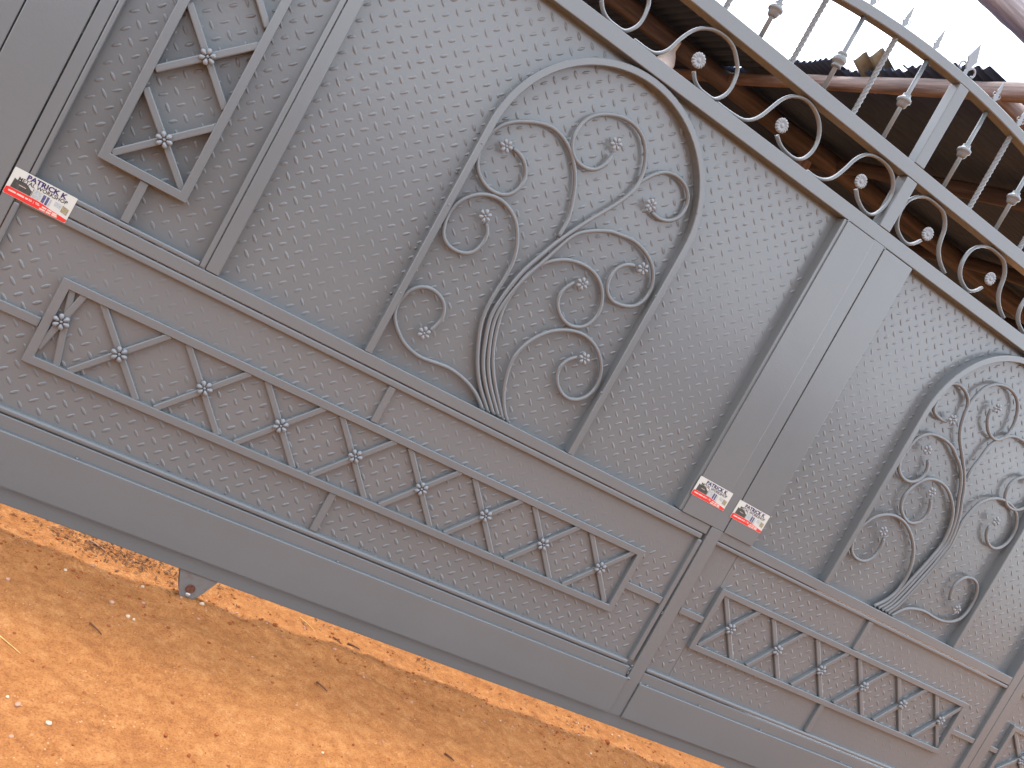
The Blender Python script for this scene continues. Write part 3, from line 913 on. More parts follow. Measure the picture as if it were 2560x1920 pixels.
SCROLLS = {
 'S1': ([(1.101, 0.966), (1.063, 0.996), (1.025, 1.016), (0.975, 1.031), (0.925, 1.037), (0.877, 1.032), (0.825, 1.025), (0.79, 1.029), (0.748, 1.043), (0.709, 1.071), (0.679, 1.103), (0.668, 1.14), (0.673, 1.18), (0.688, 1.212), (0.71, 1.231), (0.737, 1.24), (0.774, 1.236), (0.801, 1.221), (0.817, 1.197), (0.822, 1.17), (0.816, 1.14), (0.806, 1.118)], (0.79, 1.102)),
 'S2': ([(1.124, 0.966), (1.054, 1.031), (1.011, 1.088), (0.98, 1.145), (0.953, 1.209), (0.942, 1.258), (0.94, 1.306), (0.943, 1.358), (0.945, 1.403), (0.943, 1.451), (0.932, 1.493), (0.906, 1.543), (0.876, 1.575), (0.837, 1.596), (0.799, 1.603), (0.758, 1.595), (0.724, 1.576), (0.696, 1.546), (0.678, 1.51), (0.673, 1.47), (0.681, 1.433), (0.695, 1.404), (0.726, 1.387), (0.76, 1.387), (0.789, 1.395), (0.814, 1.42), (0.822, 1.475), (0.812, 1.501), (0.798, 1.514)], (0.781, 1.531)),
 'S3': ([(1.042, 1.601), (1.04, 1.674), (1.018, 1.743), (0.991, 1.798), (0.947, 1.848), (0.903, 1.876), (0.848, 1.89), (0.796, 1.879), (0.742, 1.852), (0.703, 1.823), (0.678, 1.789), (0.665, 1.752), (0.663, 1.715), (0.67, 1.678), (0.688, 1.647), (0.719, 1.623), (0.754, 1.612), (0.792, 1.615), (0.822, 1.632), (0.839, 1.661), (0.842, 1.7), (0.83, 1.73), (0.805, 1.752), (0.779, 1.763), (0.758, 1.764)], (0.732, 1.756)),
 'S4': ([(1.145, 0.968), (1.075, 1.036), (1.028, 1.096), (1.003, 1.146), (0.982, 1.201), (0.965, 1.259), (0.968, 1.315), (0.975, 1.374), (0.989, 1.44), (1.012, 1.501), (1.046, 1.584), (1.091, 1.67), (1.137, 1.746), (1.177, 1.814), (1.195, 1.857), (1.203, 1.898), (1.192, 1.954), (1.171, 1.995), (1.132, 2.034), (1.074, 2.051), (1.011, 2.04), (0.953, 2.006), (0.924, 1.968), (0.915, 1.915), (0.925, 1.878), (0.945, 1.852), (0.982, 1.837), (1.032, 1.845), (1.061, 1.878), (1.068, 1.926)], (1.058, 1.96)),
 'S5': ([(1.165, 0.969), (1.091, 1.043), (1.044, 1.104), (1.019, 1.154), (0.996, 1.209), (0.981, 1.267), (0.984, 1.318), (0.995, 1.38), (1.012, 1.441), (1.038, 1.507), (1.085, 1.63), (1.124, 1.666), (1.169, 1.695), (1.22, 1.717), (1.22, 1.711), (1.283, 1.725), (1.353, 1.713), (1.409, 1.679), (1.441, 1.622), (1.439, 1.565), (1.411, 1.526), (1.358, 1.509), (1.327, 1.506), (1.293, 1.528), (1.28, 1.555), (1.282, 1.608), (1.311, 1.644), (1.344, 1.654)], (1.37, 1.658)),
 'S6': ([(1.202, 1.896), (1.22, 1.927), (1.246, 1.96), (1.272, 1.981), (1.312, 1.991), (1.357, 1.984), (1.392, 1.957), (1.407, 1.917), (1.399, 1.875), (1.369, 1.845), (1.328, 1.835), (1.299, 1.84)], (1.278, 1.857)),
 'S7': ([(1.185, 0.967), (1.107, 1.051), (1.06, 1.112), (1.029, 1.17), (1.009, 1.226), (0.992, 1.295), (0.992, 1.344), (0.999, 1.404), (1.015, 1.456), (1.046, 1.504), (1.087, 1.537), (1.125, 1.555), (1.175, 1.564), (1.224, 1.559), (1.266, 1.536), (1.292, 1.505), (1.307, 1.467), (1.309, 1.428), (1.295, 1.392), (1.271, 1.37), (1.233, 1.36), (1.196, 1.369), (1.168, 1.389), (1.15, 1.413), (1.147, 1.439), (1.154, 1.468), (1.174, 1.496)], (1.197, 1.505)),
 'S8': ([(1.207, 0.966), (1.177, 0.994), (1.143, 1.046), (1.124, 1.094), (1.112, 1.151), (1.119, 1.21), (1.143, 1.262), (1.178, 1.305), (1.222, 1.336), (1.274, 1.355), (1.325, 1.355), (1.376, 1.335), (1.417, 1.297), (1.437, 1.255), (1.442, 1.21), (1.427, 1.171), (1.399, 1.144), (1.358, 1.134), (1.318, 1.15), (1.291, 1.177), (1.28, 1.206), (1.286, 1.243), (1.303, 1.266), (1.321, 1.278)], (1.342, 1.286)),
 'T1': ([(3.244, 0.965), (3.263, 0.99), (3.297, 1.021), (3.352, 1.041), (3.406, 1.049), (3.468, 1.045), (3.528, 1.047), (3.587, 1.066), (3.623, 1.098), (3.64, 1.155), (3.633, 1.216), (3.614, 1.254), (3.582, 1.277), (3.537, 1.278), (3.503, 1.259), (3.482, 1.224), (3.485, 1.176), (3.502, 1.147)], (3.559, 1.123)),
 'T8': ([(3.126, 0.969), (3.161, 1.004), (3.196, 1.061), (3.207, 1.135), (3.191, 1.208), (3.154, 1.27), (3.099, 1.316), (3.037, 1.345), (2.971, 1.35), (2.918, 1.333), (2.874, 1.302), (2.849, 1.264), (2.836, 1.217), (2.838, 1.172), (2.854, 1.136), (2.885, 1.116), (2.931, 1.113), (2.965, 1.127), (2.989, 1.168), (2.989, 1.219), (2.979, 1.244)], (2.946, 1.268)),
 'T7': ([(3.153, 0.969), (3.198, 1.029), (3.26, 1.219), (3.277, 1.284), (3.288, 1.332), (3.287, 1.376), (3.279, 1.417), (3.266, 1.454), (3.249, 1.486), (3.227, 1.509), (3.202, 1.53), (3.164, 1.553), (3.118, 1.568), (3.068, 1.567), (3.029, 1.556), (3, 1.533), (2.978, 1.502), (2.961, 1.463), (2.959, 1.431), (2.969, 1.4), (2.993, 1.376), (3.023, 1.361), (3.052, 1.353), (3.085, 1.361), (3.109, 1.378), (3.125, 1.408), (3.124, 1.439), (3.113, 1.463), (3.098, 1.485)], (3.07, 1.512)),
 'T5': ([(3.177, 0.969), (3.219, 1.031), (3.279, 1.227), (3.295, 1.292), (3.306, 1.34), (3.304, 1.387), (3.295, 1.427), (3.282, 1.465), (3.266, 1.501), (3.238, 1.546), (3.215, 1.591), (3.186, 1.632), (3.163, 1.657), (3.127, 1.683), (3.097, 1.697), (3.056, 1.72), (3.001, 1.729), (2.942, 1.726), (2.904, 1.714), (2.872, 1.688), (2.852, 1.66), (2.838, 1.56), (2.846, 1.537), (2.859, 1.522), (2.885, 1.506), (2.92, 1.499), (2.956, 1.506), (2.985, 1.528), (2.998, 1.56), (2.993, 1.594), (2.974, 1.62)], (2.93, 1.652)),
 'T4': ([(3.197, 0.969), (3.24, 1.035), (3.301, 1.236), (3.312, 1.299), (3.321, 1.346), (3.317, 1.392), (3.309, 1.433), (3.297, 1.471), (3.278, 1.513), (3.254, 1.553), (3.231, 1.598), (3.201, 1.638), (3.165, 1.675), (3.126, 1.711), (3.071, 1.759), (3.04, 1.798), (3.022, 1.841), (3.013, 1.875), (3.012, 1.906), (3.015, 1.931), (3.021, 1.96), (3.035, 1.995), (3.061, 2.024), (3.094, 2.045), (3.135, 2.057), (3.185, 2.057), (3.228, 2.043), (3.26, 2.015), (3.28, 1.982), (3.294, 1.935), (3.293, 1.895), (3.275, 1.862), (3.251, 1.847), (3.217, 1.845), (3.178, 1.862), (3.149, 1.891), (3.135, 1.919), (3.133, 1.943)], (3.15, 1.958)),
 'T2': ([(3.22, 0.968), (3.26, 1.038), (3.321, 1.244), (3.332, 1.306), (3.337, 1.352), (3.332, 1.399), (3.326, 1.436), (3.323, 1.461), (3.328, 1.492), (3.34, 1.54), (3.357, 1.581), (3.391, 1.614), (3.429, 1.636), (3.472, 1.648), (3.519, 1.648), (3.568, 1.636), (3.601, 1.613), (3.625, 1.582), (3.636, 1.549), (3.636, 1.512), (3.623, 1.476), (3.597, 1.45), (3.569, 1.44), (3.532, 1.446), (3.5, 1.466), (3.483, 1.492), (3.482, 1.517)], (3.487, 1.549)),
 'T6': ([(3.011, 1.892), (3, 1.917), (2.971, 1.938), (2.938, 1.949), (2.907, 1.951), (2.876, 1.941), (2.856, 1.919), (2.849, 1.882), (2.851, 1.838), (2.855, 1.81), (2.874, 1.798), (2.904, 1.792), (2.932, 1.791), (2.951, 1.797)], (2.964, 1.814)),
 'T3': ([(3.221, 1.629), (3.214, 1.662), (3.217, 1.706), (3.226, 1.749), (3.231, 1.805), (3.253, 1.844), (3.287, 1.878), (3.332, 1.904), (3.416, 1.908), (3.504, 1.899), (3.558, 1.872), (3.597, 1.843), (3.622, 1.809), (3.635, 1.772), (3.637, 1.735), (3.63, 1.698), (3.612, 1.667), (3.581, 1.643), (3.547, 1.632), (3.508, 1.635), (3.478, 1.652), (3.461, 1.681), (3.458, 1.72), (3.47, 1.75), (3.495, 1.772), (3.521, 1.783), (3.542, 1.784)], (3.573, 1.776)),
 'U1': ([(0.94, 2.267), (0.964, 2.268), (0.992, 2.27), (1.019, 2.277), (1.041, 2.29), (1.058, 2.309), (1.07, 2.334), (1.078, 2.36), (1.091, 2.39), (1.106, 2.416), (1.125, 2.436), (1.148, 2.451), (1.174, 2.462), (1.208, 2.467), (1.239, 2.465), (1.266, 2.456), (1.287, 2.441), (1.32, 2.406), (1.331, 2.367), (1.331, 2.326), (1.313, 2.292), (1.292, 2.275), (1.263, 2.271), (1.228, 2.275), (1.198, 2.29), (1.18, 2.311)], (1.172, 2.345)),
 'U2': ([(1.31, 2.273), (1.375, 2.274), (1.43, 2.28), (1.465, 2.301), (1.491, 2.338), (1.51, 2.384), (1.531, 2.427), (1.558, 2.452), (1.605, 2.471), (1.655, 2.466), (1.698, 2.444), (1.729, 2.407), (1.742, 2.358), (1.73, 2.312), (1.704, 2.286), (1.664, 2.28), (1.614, 2.288), (1.58, 2.31)], (1.572, 2.343)),
 'U3': ([(1.761, 2.27), (1.805, 2.272), (1.849, 2.289), (1.88, 2.322), (1.901, 2.37), (1.92, 2.421), (1.952, 2.456), (2.004, 2.476), (2.06, 2.469), (2.108, 2.445), (2.136, 2.402), (2.139, 2.352), (2.123, 2.309), (2.101, 2.286), (2.064, 2.283), (2.014, 2.303), (1.985, 2.329)], (1.979, 2.359)),
 'W1': ([(2.547, 2.281), (2.511, 2.297), (2.48, 2.319), (2.457, 2.349), (2.447, 2.381), (2.439, 2.413), (2.421, 2.441), (2.389, 2.465), (2.346, 2.474), (2.304, 2.472), (2.269, 2.462), (2.239, 2.443), (2.218, 2.416), (2.211, 2.387), (2.211, 2.359), (2.221, 2.327), (2.241, 2.304), (2.271, 2.289), (2.303, 2.282), (2.328, 2.288), (2.349, 2.305), (2.364, 2.325)], (2.369, 2.357)),
}

YS = -0.012
spin_r = random.Random(3)
for key in ('S1', 'S2', 'S3', 'S4', 'S5', 'S6', 'S7', 'S8', 'T1', 'T8', 'T7', 'T5', 'T4', 'T2', 'T6', 'T3'):
    P, fl = SCROLLS[key]
    n = max(30, len(P) * 5)
    L = smooth_line(catmull(P, n), 6)
    v, f = tube_xz(L, YS + spin_r.uniform(-0.002, 0.002), 0.0075, 0.0075, 12)
    s_ = mesh_obj('scroll', v, f, PA, gate, smooth=True)
    put(FLOWER, 'flower', fl[0], YS - 0.008, fl[1], s_, spin_r.uniform(0, 1), 1.0)

# running scrolls between the two upper rails
units = []
for key, offs in (('U1', (0.0, -0.40, -0.80, -1.20, -1.60)), ('U2', (0.0,)), ('U3', (0.0,)), ('W1', (0.0, 0.387, 0.775, 1.165, 1.55, 1.94))):
    for d in offs:
        P, fl = SCROLLS[key]
        dz = 0.012 if (key == 'W1' and d > 0) else 0.0
        units.append(([(x + d, min(2.471, max(2.2735, z))) for x, z in P], (fl[0] + d, fl[1] + dz)))
for P, fl in units:
    L = smooth_line(catmull(P, len(P) * 6), 6)
    v, f = tube_xz(L, -0.010, 0.0062, 0.0105, 12)
    s_ = mesh_obj('running_scroll', v, f, PA, gate, smooth=True)
    put(ROSETTE, 'rosette', fl[0], -0.022, fl[1], s_, spin_r.uniform(0, 0.4), 1.02)

# ---- balusters, collars and finials
def twisted(z0, z1):
    V, Fc = [], []
    n = int((z1 - z0) / 0.0032)
    h = 0.0086
    for i in range(n + 1):
        z = z0 + (z1 - z0) * i / n
        a = (z - z0) / 0.038 * math.pi
        e_ = min(z - z0, z1 - z)
        a *= 1.0
        for (ux, uy) in ((-1, -1), (-0.55, -1.12), (0.55, -1.12), (1, -1), (1.12, -0.55), (1.12, 0.55), (1, 1), (0.55, 1.12), (-0.55, 1.12), (-1, 1), (-1.12, 0.55), (-1.12, -0.55)):
            ca, sa = math.cos(a), math.sin(a)
            V.append((h * 0.9 * (ux * ca - uy * sa), h * 0.9 * (ux * sa + uy * ca), z))
    m_ = 12
    for i in range(n):
        for k in range(m_):
            k2 = (k + 1) % m_
            Fc.append((i * m_ + k, i * m_ + k2, (i + 1) * m_ + k2, (i + 1) * m_ + k))
    return V, Fc

CUP = [(0.0085, -0.028), (0.013, -0.027), (0.0175, -0.022), (0.0205, -0.013), (0.0225, -0.006), (0.0268, -0.003), (0.0275, 0.001), (0.0262, 0.006), (0.0215, 0.011), (0.0165, 0.016), (0.0150, 0.022), (0.0155, 0.026), (0.0085, 0.028)]
BULB = [(0.0085, -0.030), (0.0165, -0.029), (0.0195, -0.025), (0.0165, -0.019), (0.0155, -0.016), (0.0225, -0.012), (0.0255, -0.004), (0.0255, 0.004), (0.0215, 0.011), (0.0155, 0.015), (0.0165, 0.018), (0.0195, 0.024), (0.0165, 0.028), (0.0085, 0.030)]

def baluster(x, kind):
    top = arc_z(x) + 0.001
    z0 = 2.531
    if top - z0 < 0.03:
        return
    y = -0.010
    if kind == 'twist':
        v, f = twisted(z0, top)
        v = [(x + p[0], y + p[1], p[2]) for p in v]
        bo = mesh_obj('twisted_bar', v, f, PA, gate)
    else:
        v, f = lathe([(0.0086, z0), (0.0086, top)], 14, x, y, 0)
        bo = mesh_obj('baluster', v, f, PA, gate, smooth=False)
        bo.data.polygons.foreach_set('use_smooth', [len(p_.vertices) == 4 for p_ in bo.data.polygons])
        zc = (z0 + top) / 2 - (0.025 if kind == 'bulb' else 0.004)
        v, f = lathe(BULB if kind == 'bulb' else CUP, 20, x, y, zc)
        mesh_obj('collar', v, f, PA, bo, smooth=True)
    # cut spear finial on the arch above the bar
    zt = arc_z(x) + 0.0375
    s = 1.0
    out = [(-0.004, 0.0), (0.004, 0.0), (0.0045, 0.010), (0.0105, 0.018), (0.0125, 0.026), (0.0085, 0.034), (0.0060, 0.040), (0.0085, 0.050), (0.0, 0.092), (-0.0085, 0.050), (-0.0060, 0.040), (-0.0085, 0.034), (-0.0125, 0.026), (-0.0105, 0.018), (-0.0045, 0.010)]
    fo = plate_poly('finial', [(x + p[0], zt + p[1]) for p in out], -0.016, -0.011, M['finial'], bo)
    return bo

for i, (x, kind) in enumerate(((0.69, 'twist'), (0.85, 'cup'), (1.01, 'cup'), (1.17, 'twist'), (1.335, 'cup'), (1.488, 'twist'), (1.652, 'bulb'), (1.811, 'twist'), (1.976, 'cup'),
                               (2.330, 'cup'), (2.491, 'twist'), (2.660, 'cup'), (2.82, 'twist'), (2.98, 'bulb'), (3.14, 'twist'), (3.30, 'cup'), (3.46, 'twist'), (3.62, 'cup'))):
    baluster(x, kind)
# side curls of the small finials
for x in (1.652, 1.811, 1.976, 2.330, 2.491, 2.660, 2.82):
    zt = arc_z(x) + 0.0375
    par = [c_ for c_ in gate.children if c_.name.split('.')[0] in ('baluster', 'twisted_bar')]
    tgt = min(par, key=lambda c_: abs(c_.data.vertices[0].co.x - x))
    for s in (-1, 1):
        L = smooth_line(catmull([(x + s * 0.004, zt + 0.034), (x + s * 0.013, zt + 0.040), (x + s * 0.020, zt + 0.034), (x + s * 0.017, zt + 0.025), (x + s * 0.012, zt + 0.027)], 18), 2)
        v, f = tube_xz(L, -0.0135, 0.0017, 0.0022, 6)
        mesh_obj('finial_curl', v, f, M['finial'], tgt, smooth=True)
# large fleur on the centre post
fx, fz = 2.150, arc_z(2.15) + 0.037
fl_out = [(-0.012, 0.0), (0.012, 0.0), (0.0075, 0.012), (0.007, 0.028), (0.016, 0.040), (0.012, 0.046), (0.024, 0.070), (0.0, 0.134), (-0.024, 0.070), (-0.012, 0.046), (-0.016, 0.040), (-0.007, 0.028), (-0.0075, 0.012)]
fleur = plate_poly('fleur_finial', [(fx - 0.004 * p[1] / 0.13 + p[0], fz + p[1]) for p in fl_out], -0.017, -0.011, M['finial'], gate)
for s in (-1, 1):
    L = smooth_line(catmull([(fx + s * 0.004, fz + 0.028), (fx + s * 0.018, fz + 0.044), (fx + s * 0.034, fz + 0.044), (fx + s * 0.042, fz + 0.030), (fx + s * 0.036, fz + 0.016), (fx + s * 0.028, fz + 0.018)], 26), 2)
    v, f = tube_xz(L, -0.014, 0.0042, 0.003, 8)
    mesh_obj('finial_curl', v, f, M['finial'], fleur, smooth=True)

# ---- roller bracket under the bottom rail
def bracket(x):
    pts = [(x - 0.064, 0.0765), (x + 0.066, 0.0765), (x + 0.040, 0.022), (x + 0.020, -0.008), (x - 0.026, -0.009), (x - 0.036, 0.01)]
    br = plate_poly('roller_bracket', pts, -0.026, -0.020, M['bracket'], gate, 0.0008)
    plate_poly('rear_plate', [(p[0] - 0.004, p[1]) for p in pts], 0.012, 0.017, M['bracket'], br, 0.0008)
    v, f = lathe([(0.030, -0.009), (0.033, -0.006), (0.0305, 0.0), (0.033, 0.006), (0.030, 0.009)], 24)
    mesh_obj('wheel', [(x - 0.004 + p[0], -0.002 + p[2], 0.024 + p[1]) for p in v], f, M['rust'], br, smooth=False)
    v, f = lathe([(0.0085, -0.002), (0.0135, -0.0035), (0.0150, 0.0), (0.0150, 0.006)], 18)
    mesh_obj('bolt', [(x - 0.004 + p[0], -0.0285 + p[2] * 0.6, 0.024 + p[1]) for p in v], f, M['rust'], br, smooth=False)
    v, f = lathe([(0.004, -0.003), (0.0065, -0.001), (0.0065, 0.004)], 12)
    mesh_obj('bolt', [(x - 0.003 + p[0] * 1.3, -0.028 + p[2], 0.004 + p[1]) for p in v], f, M['zinc'], br, smooth=True)
for x in (0.520, 4.30, -0.62):
    bracket(x)

# ---- weld tacks
WV, WF = [], []
wr = random.Random(11)
def tack(x, z, y, s=0.005):
    n0 = len(WV)
    for (ux, uy, uz) in ((1, 0, 0), (-1, 0, 0), (0, -1, 0), (0, 0, 1), (0, 0, -1), (0.6, -0.6, 0.6), (-0.6, -0.6, 0.6), (0.6, -0.6, -0.6), (-0.6, -0.6, -0.6)):
        k = s * wr.uniform(0.7, 1.25)
        WV.append((x + ux * k, y + uy * k * 0.55, z + uz * k))
    for t in ((0, 5, 7), (0, 7, 4), (4, 7, 8), (4, 8, 1), (1, 8, 6), (1, 6, 3), (3, 6, 5), (3, 5, 0), (2, 5, 6), (2, 6, 8), (2, 8, 7), (2, 7, 5)):
        WF.append(tuple(n0 + q for q in t))
for i in range(7):
    tack(-0.3 + 0.40 * i + wr.uniform(-0.08, 0.08), 0.2885, FY - 0.004)
for x in (2.172, 2.178, 2.236, 2.27, 2.55, 2.9, 3.4):
    tack(x, 0.284, FY - 0.005, 0.006)
for z in (0.30, 0.305, 0.315, 0.322, 0.335, 0.57, 0.578, 0.90, 0.915):
    tack(2.161 + wr.uniform(-0.002, 0.002), z, FY - 0.002, 0.0042)
for x, z in ((0.655, 1.18), (0.655, 1.72), (0.655, 1.50), (1.46, 1.60), (1.46, 1.21), (1.445, 1.92), (2.005, 2.2085), (2.012, 2.203), (2.152, 2.206), (2.213, 2.207), (2.215, 2.196), (2.215, 0.966)):
    tack(x, z, FY + 0.002 if z < 2 else FY - 0.004, 0.0045)
for i in range(26):
    tack(wr.uniform(0.2, 1.9), wr.uniform(0.352, 0.36), YL - 0.001, 0.0035)
for key in ('S1', 'S2', 'S4', 'S5', 'S7', 'S8', 'T1', 'T2', 'T4', 'T5', 'T7', 'T8'):
    p0 = SCROLLS[key][0][0]
    tack(p0[0] + 0.004, p0[1] + 0.001, -0.017, 0.005)
for a in (0.15, 0.3, 0.42, 0.55, 0.68, 0.8):
    tack(0.64 - 0.002, 1.0 + a * 1.1, YU - 0.001, 0.005)
    tack(2.797, 1.0 + a * 1.1, YU - 0.001, 0.005)
wo = mesh_obj('weld_tacks', WV, WF, PA, gate, smooth=True)
wo['kind'] = 'stuff'

# ------------------------------------------------------------------ stickers
def text_mesh(txt, size, name, mat, bold=0.0, width=None):
    cu = bpy.data.curves.new(name, 'FONT')
    cu.body = txt
    cu.size = size
    cu.align_x = 'LEFT'
    cu.offset = bold
    cu.extrude = 0.00005
    cu.resolution_u = 2
    to = bpy.data.objects.new(name, cu)
    COL.objects.link(to)
    dg = bpy.context.evaluated_depsgraph_get()
    me = bpy.data.meshes.new_from_object(to.evaluated_get(dg))
    COL.objects.unlink(to)
    bpy.data.objects.remove(to)
    xs = [v_.co.x for v_ in me.vertices]
    x0, x1 = min(xs), max(xs)
    k = 1.0 if width is None else width / (x1 - x0)
    for v_ in me.vertices:
        v_.co.x = (v_.co.x - x0) * k
    me.materials.clear()
    me.materials.append(mat)
    me.name = name
    return me

TXT1 = text_mesh('PATRICK K', 0.0195, 'shop_name_lettering', M['navy'], 0.0008, 0.108)
TXT2 = text_mesh('METAL WORKSHOP', 0.0150, 'trade_lettering', M['black'], 0.0003, 0.132)
TXT3 = text_mesh('RD  |  TEL:', 0.0075, 'address_lettering', M['white'], 0.0003, 0.030)

def rounded(x0, x1, z0, z1, r_, n=4):
    P = []
    for (cx, cz, a0) in ((x1 - r_, z0 + r_, -90), (x1 - r_, z1 - r_, 0), (x0 + r_, z1 - r_, 90), (x0 + r_, z0 + r_, 180)):
        for i in range(n + 1):
            a = math.radians(a0 + 90.0 * i / n)
            P.append((cx + r_ * math.cos(a), cz + r_ * math.sin(a)))
    return P

def sticker(x0, z0, w, h, rot, y, label):
    st = plate_poly('sticker', rounded(0, w, 0, h, 0.003), 0.0, 0.0009, M['sticker'], None)
    st.location = (x0, y, z0)
    st.rotation_euler = (0, rot, 0)
    tag(st, label, 'sticker', 'workshop stickers on the gate')
    base = parent_matrix(st)
    kids = []
    def part(o):
        o.parent = st            # part meshes are in the sticker's own coordinates
        o.matrix_parent_inverse = Matrix.Identity(4)
        return o
    W, H = w / 0.168, h / 0.078
    def poly(name, pts, mat, d):
        return part(plate_poly(name, [(p[0] * W, p[1] * H) for p in pts], -d, 0.0002, mat, None))
    # red address band, sweeping down along the foot and thicker to the right
    band = [(0.0005, 0.0035), (0.003, 0.0008), (0.165, 0.0008), (0.1675, 0.004), (0.1675, 0.0105), (0.150, 0.0125), (0.125, 0.0150), (0.100, 0.0195), (0.080, 0.0215), (0.040, 0.0215), (0.010, 0.0220), (0.0012, 0.0200)]
    poly('address_band', band, M['red'], 0.0003)
    for (a, b2) in ((0.010, 0.030), (0.0325, 0.052), (0.0545, 0.062)):
        poly('address_word', [(a, 0.0105), (b2, 0.0105), (b2, 0.0150), (a, 0.0150)], M['white'], 0.0005)
    t = mesh_obj('address_lettering', None, None, None, None, me=TXT3)
    t.rotation_euler = (math.pi / 2, 0, 0)
    t.location = (0.064 * W, -0.0005, 0.0105 * H)
    part(t)
    for (a, b2, zz) in ((0.100, 0.112, 0.0098), (0.1145, 0.126, 0.0095), (0.1285, 0.141, 0.0080), (0.096, 0.111, 0.0030), (0.1135, 0.126, 0.0030), (0.1285, 0.143, 0.0030)):
        poly('address_word', [(a, zz), (b2, zz), (b2, zz + 0.0042), (a, zz + 0.0042)], M['white'], 0.0005)
    # small product pictures
    poly('gate_picture', [(0.010, 0.0225), (0.062, 0.0225), (0.062, 0.037), (0.055, 0.041), (0.048, 0.0465), (0.038, 0.0500), (0.026, 0.0490), (0.018, 0.0475), (0.011, 0.0500)], M['picdark'], 0.0003)
    poly('picture_line', [(0.027, 0.0365), (0.046, 0.0360), (0.046, 0.0374), (0.027, 0.0379)], M['white'], 0.0005)
    poly('picture_line', [(0.063, 0.0225), (0.0645, 0.0225), (0.0645, 0.046), (0.063, 0.046)], M['picdark'], 0.0003)
    poly('door_picture', [(0.066, 0.0225), (0.088, 0.0222), (0.088, 0.046), (0.066, 0.047)], M['picpale'], 0.0003)
    poly('window_picture', [(0.0905, 0.0225), (0.0985, 0.0212), (0.0985, 0.0440), (0.0905, 0.0445)], M['picblue'], 0.0003)
    poly('window_picture', [(0.1010, 0.0208), (0.1075, 0.0198), (0.1075, 0.0435), (0.1010, 0.0440)], M['picblue'], 0.0003)
    poly('window_picture', [(0.1095, 0.0195), (0.1150, 0.0188), (0.1150, 0.0410), (0.1095, 0.0415)], M['picpale'], 0.0003)
    poly('railing_picture', [(0.123, 0.030), (0.141, 0.028), (0.141, 0.0425), (0.123, 0.0430)], M['picpale'], 0.0003)
    poly('house_picture', [(0.1435, 0.0230), (0.1620, 0.0200), (0.1620, 0.0385), (0.1435, 0.0420)], M['picolive'], 0.0003)
    t = mesh_obj('shop_name_lettering', None, None, None, None, me=TXT1)
    t.rotation_euler = (math.pi / 2, 0, 0)
    t.location = (0.037 * W, -0.0004, 0.0605 * H)
    part(t)
    t = mesh_obj('trade_lettering', None, None, None, None, me=TXT2)
    t.rotation_euler = (math.pi / 2, 0, 0)
    t.location = (0.020 * W, -0.0004, 0.0480 * H)
    part(t)
    return st

sticker(-0.4490, 0.9060, 0.170, 0.0780, 0.015, FY - 0.0014, 'white and red workshop sticker across the mid rail beside the tall lattice ladder')
sticker(1.9960, 1.0390, 0.170, 0.0780, 0.02, -0.0430, 'white and red workshop sticker on the left of the two flat centre panels')
sticker(2.2080, 1.0280, 0.166, 0.0780, 0.02, -0.0430, 'white and red workshop sticker on the right of the two flat centre panels')

# ------------------------------------------------------------------ loose things on the ground
def pebble(r_, seed):
    V, Fc = [], []
    SU, SV = 7, 5
    rr = random.Random(seed)
    sx, sy, sz = rr.uniform(0.8, 1.3), rr.uniform(0.8, 1.2), rr.uniform(0.45, 0.8)
    for i in range(SV + 1):
        ph = math.pi * i / SV
        for k in range(SU):
            th = 2 * math.pi * k / SU
            d = Vector((math.sin(ph) * math.cos(th), math.sin(ph) * math.sin(th), math.cos(ph)))
            q = 1 + 0.35 * noise.noise((d.x * 1.6 + seed, d.y * 1.6, d.z * 1.6))
            V.append((d.x * r_ * sx * q, d.y * r_ * sy * q, d.z * r_ * sz * q))
    for i in range(SV):
        for k in range(SU):
            k2 = (k + 1) % SU
            Fc.append((i * SU + k, (i + 1) * SU + k, (i + 1) * SU + k2, i * SU + k2))
    return V, Fc

gr = random.Random(5)
for mat, cnt, lo, hi, nm, lab in (('clod', 1500, 0.0015, 0.0062, 'soil_crumbs', 'red brown crumbs of soil scattered over the ground'),
                                  ('pinkstone', 420, 0.0014, 0.0060, 'pink_gravel', 'small pinkish stones scattered over the ground'),
                                  ('palestone', 50, 0.0012, 0.0050, 'pale_gravel', 'small pale stones scattered over the ground')):
    V, Fc = [], []
    for i in range(cnt):
        x = gr.uniform(-0.5, 3.0)
        y = gr.uniform(-1.3, 0.45)
        if gr.random() < 0.35:
            y = gr.gauss(-0.03, 0.06)
        r_ = lo + (hi - lo) * gr.random() ** 2.6
        v, f = pebble(r_, gr.uniform(0, 99))
        z = ground_z(x, y) + r_ * 0.22
        n0 = len(V)
        V.extend((x + p[0], y + p[1], z + p[2]) for p in v)
        Fc.extend(tuple(n0 + q for q in t) for t in f)
    o = mesh_obj(nm, V, Fc, M[mat], smooth=True)
    tag(o, lab, 'gravel', kind='stuff')

# dry leaf litter blown under the gate
LV, LF = [], []
lr = random.Random(77)
for i in range(520):
    x = lr.gauss(0.30, 0.16)
    y = lr.gauss(0.13, 0.045)
    if lr.random() < 0.35:
        x, y = lr.uniform(-0.3, 2.6), lr.gauss(0.12, 0.07)
    a = lr.uniform(0, 6.28)
    l, w = lr.uniform(0.004, 0.014), lr.uniform(0.0015, 0.004)
    z = ground_z(x, y) + lr.uniform(0.002, 0.007)
    t = lr.uniform(-0.5, 0.5)
    n0 = len(LV)
    for (u, q, hh) in ((-1, 0, 0.0), (-0.2, -1, 0.3), (1, 0, 0.1), (-0.1, 1, 0.35)):
        LV.append((x + u * l * math.cos(a) - q * w * math.sin(a), y + u * l * math.sin(a) + q * w * math.cos(a), z + u * l * t * 0.5 + hh * w))
    LF.append((n0, n0 + 1, n0 + 2, n0 + 3))
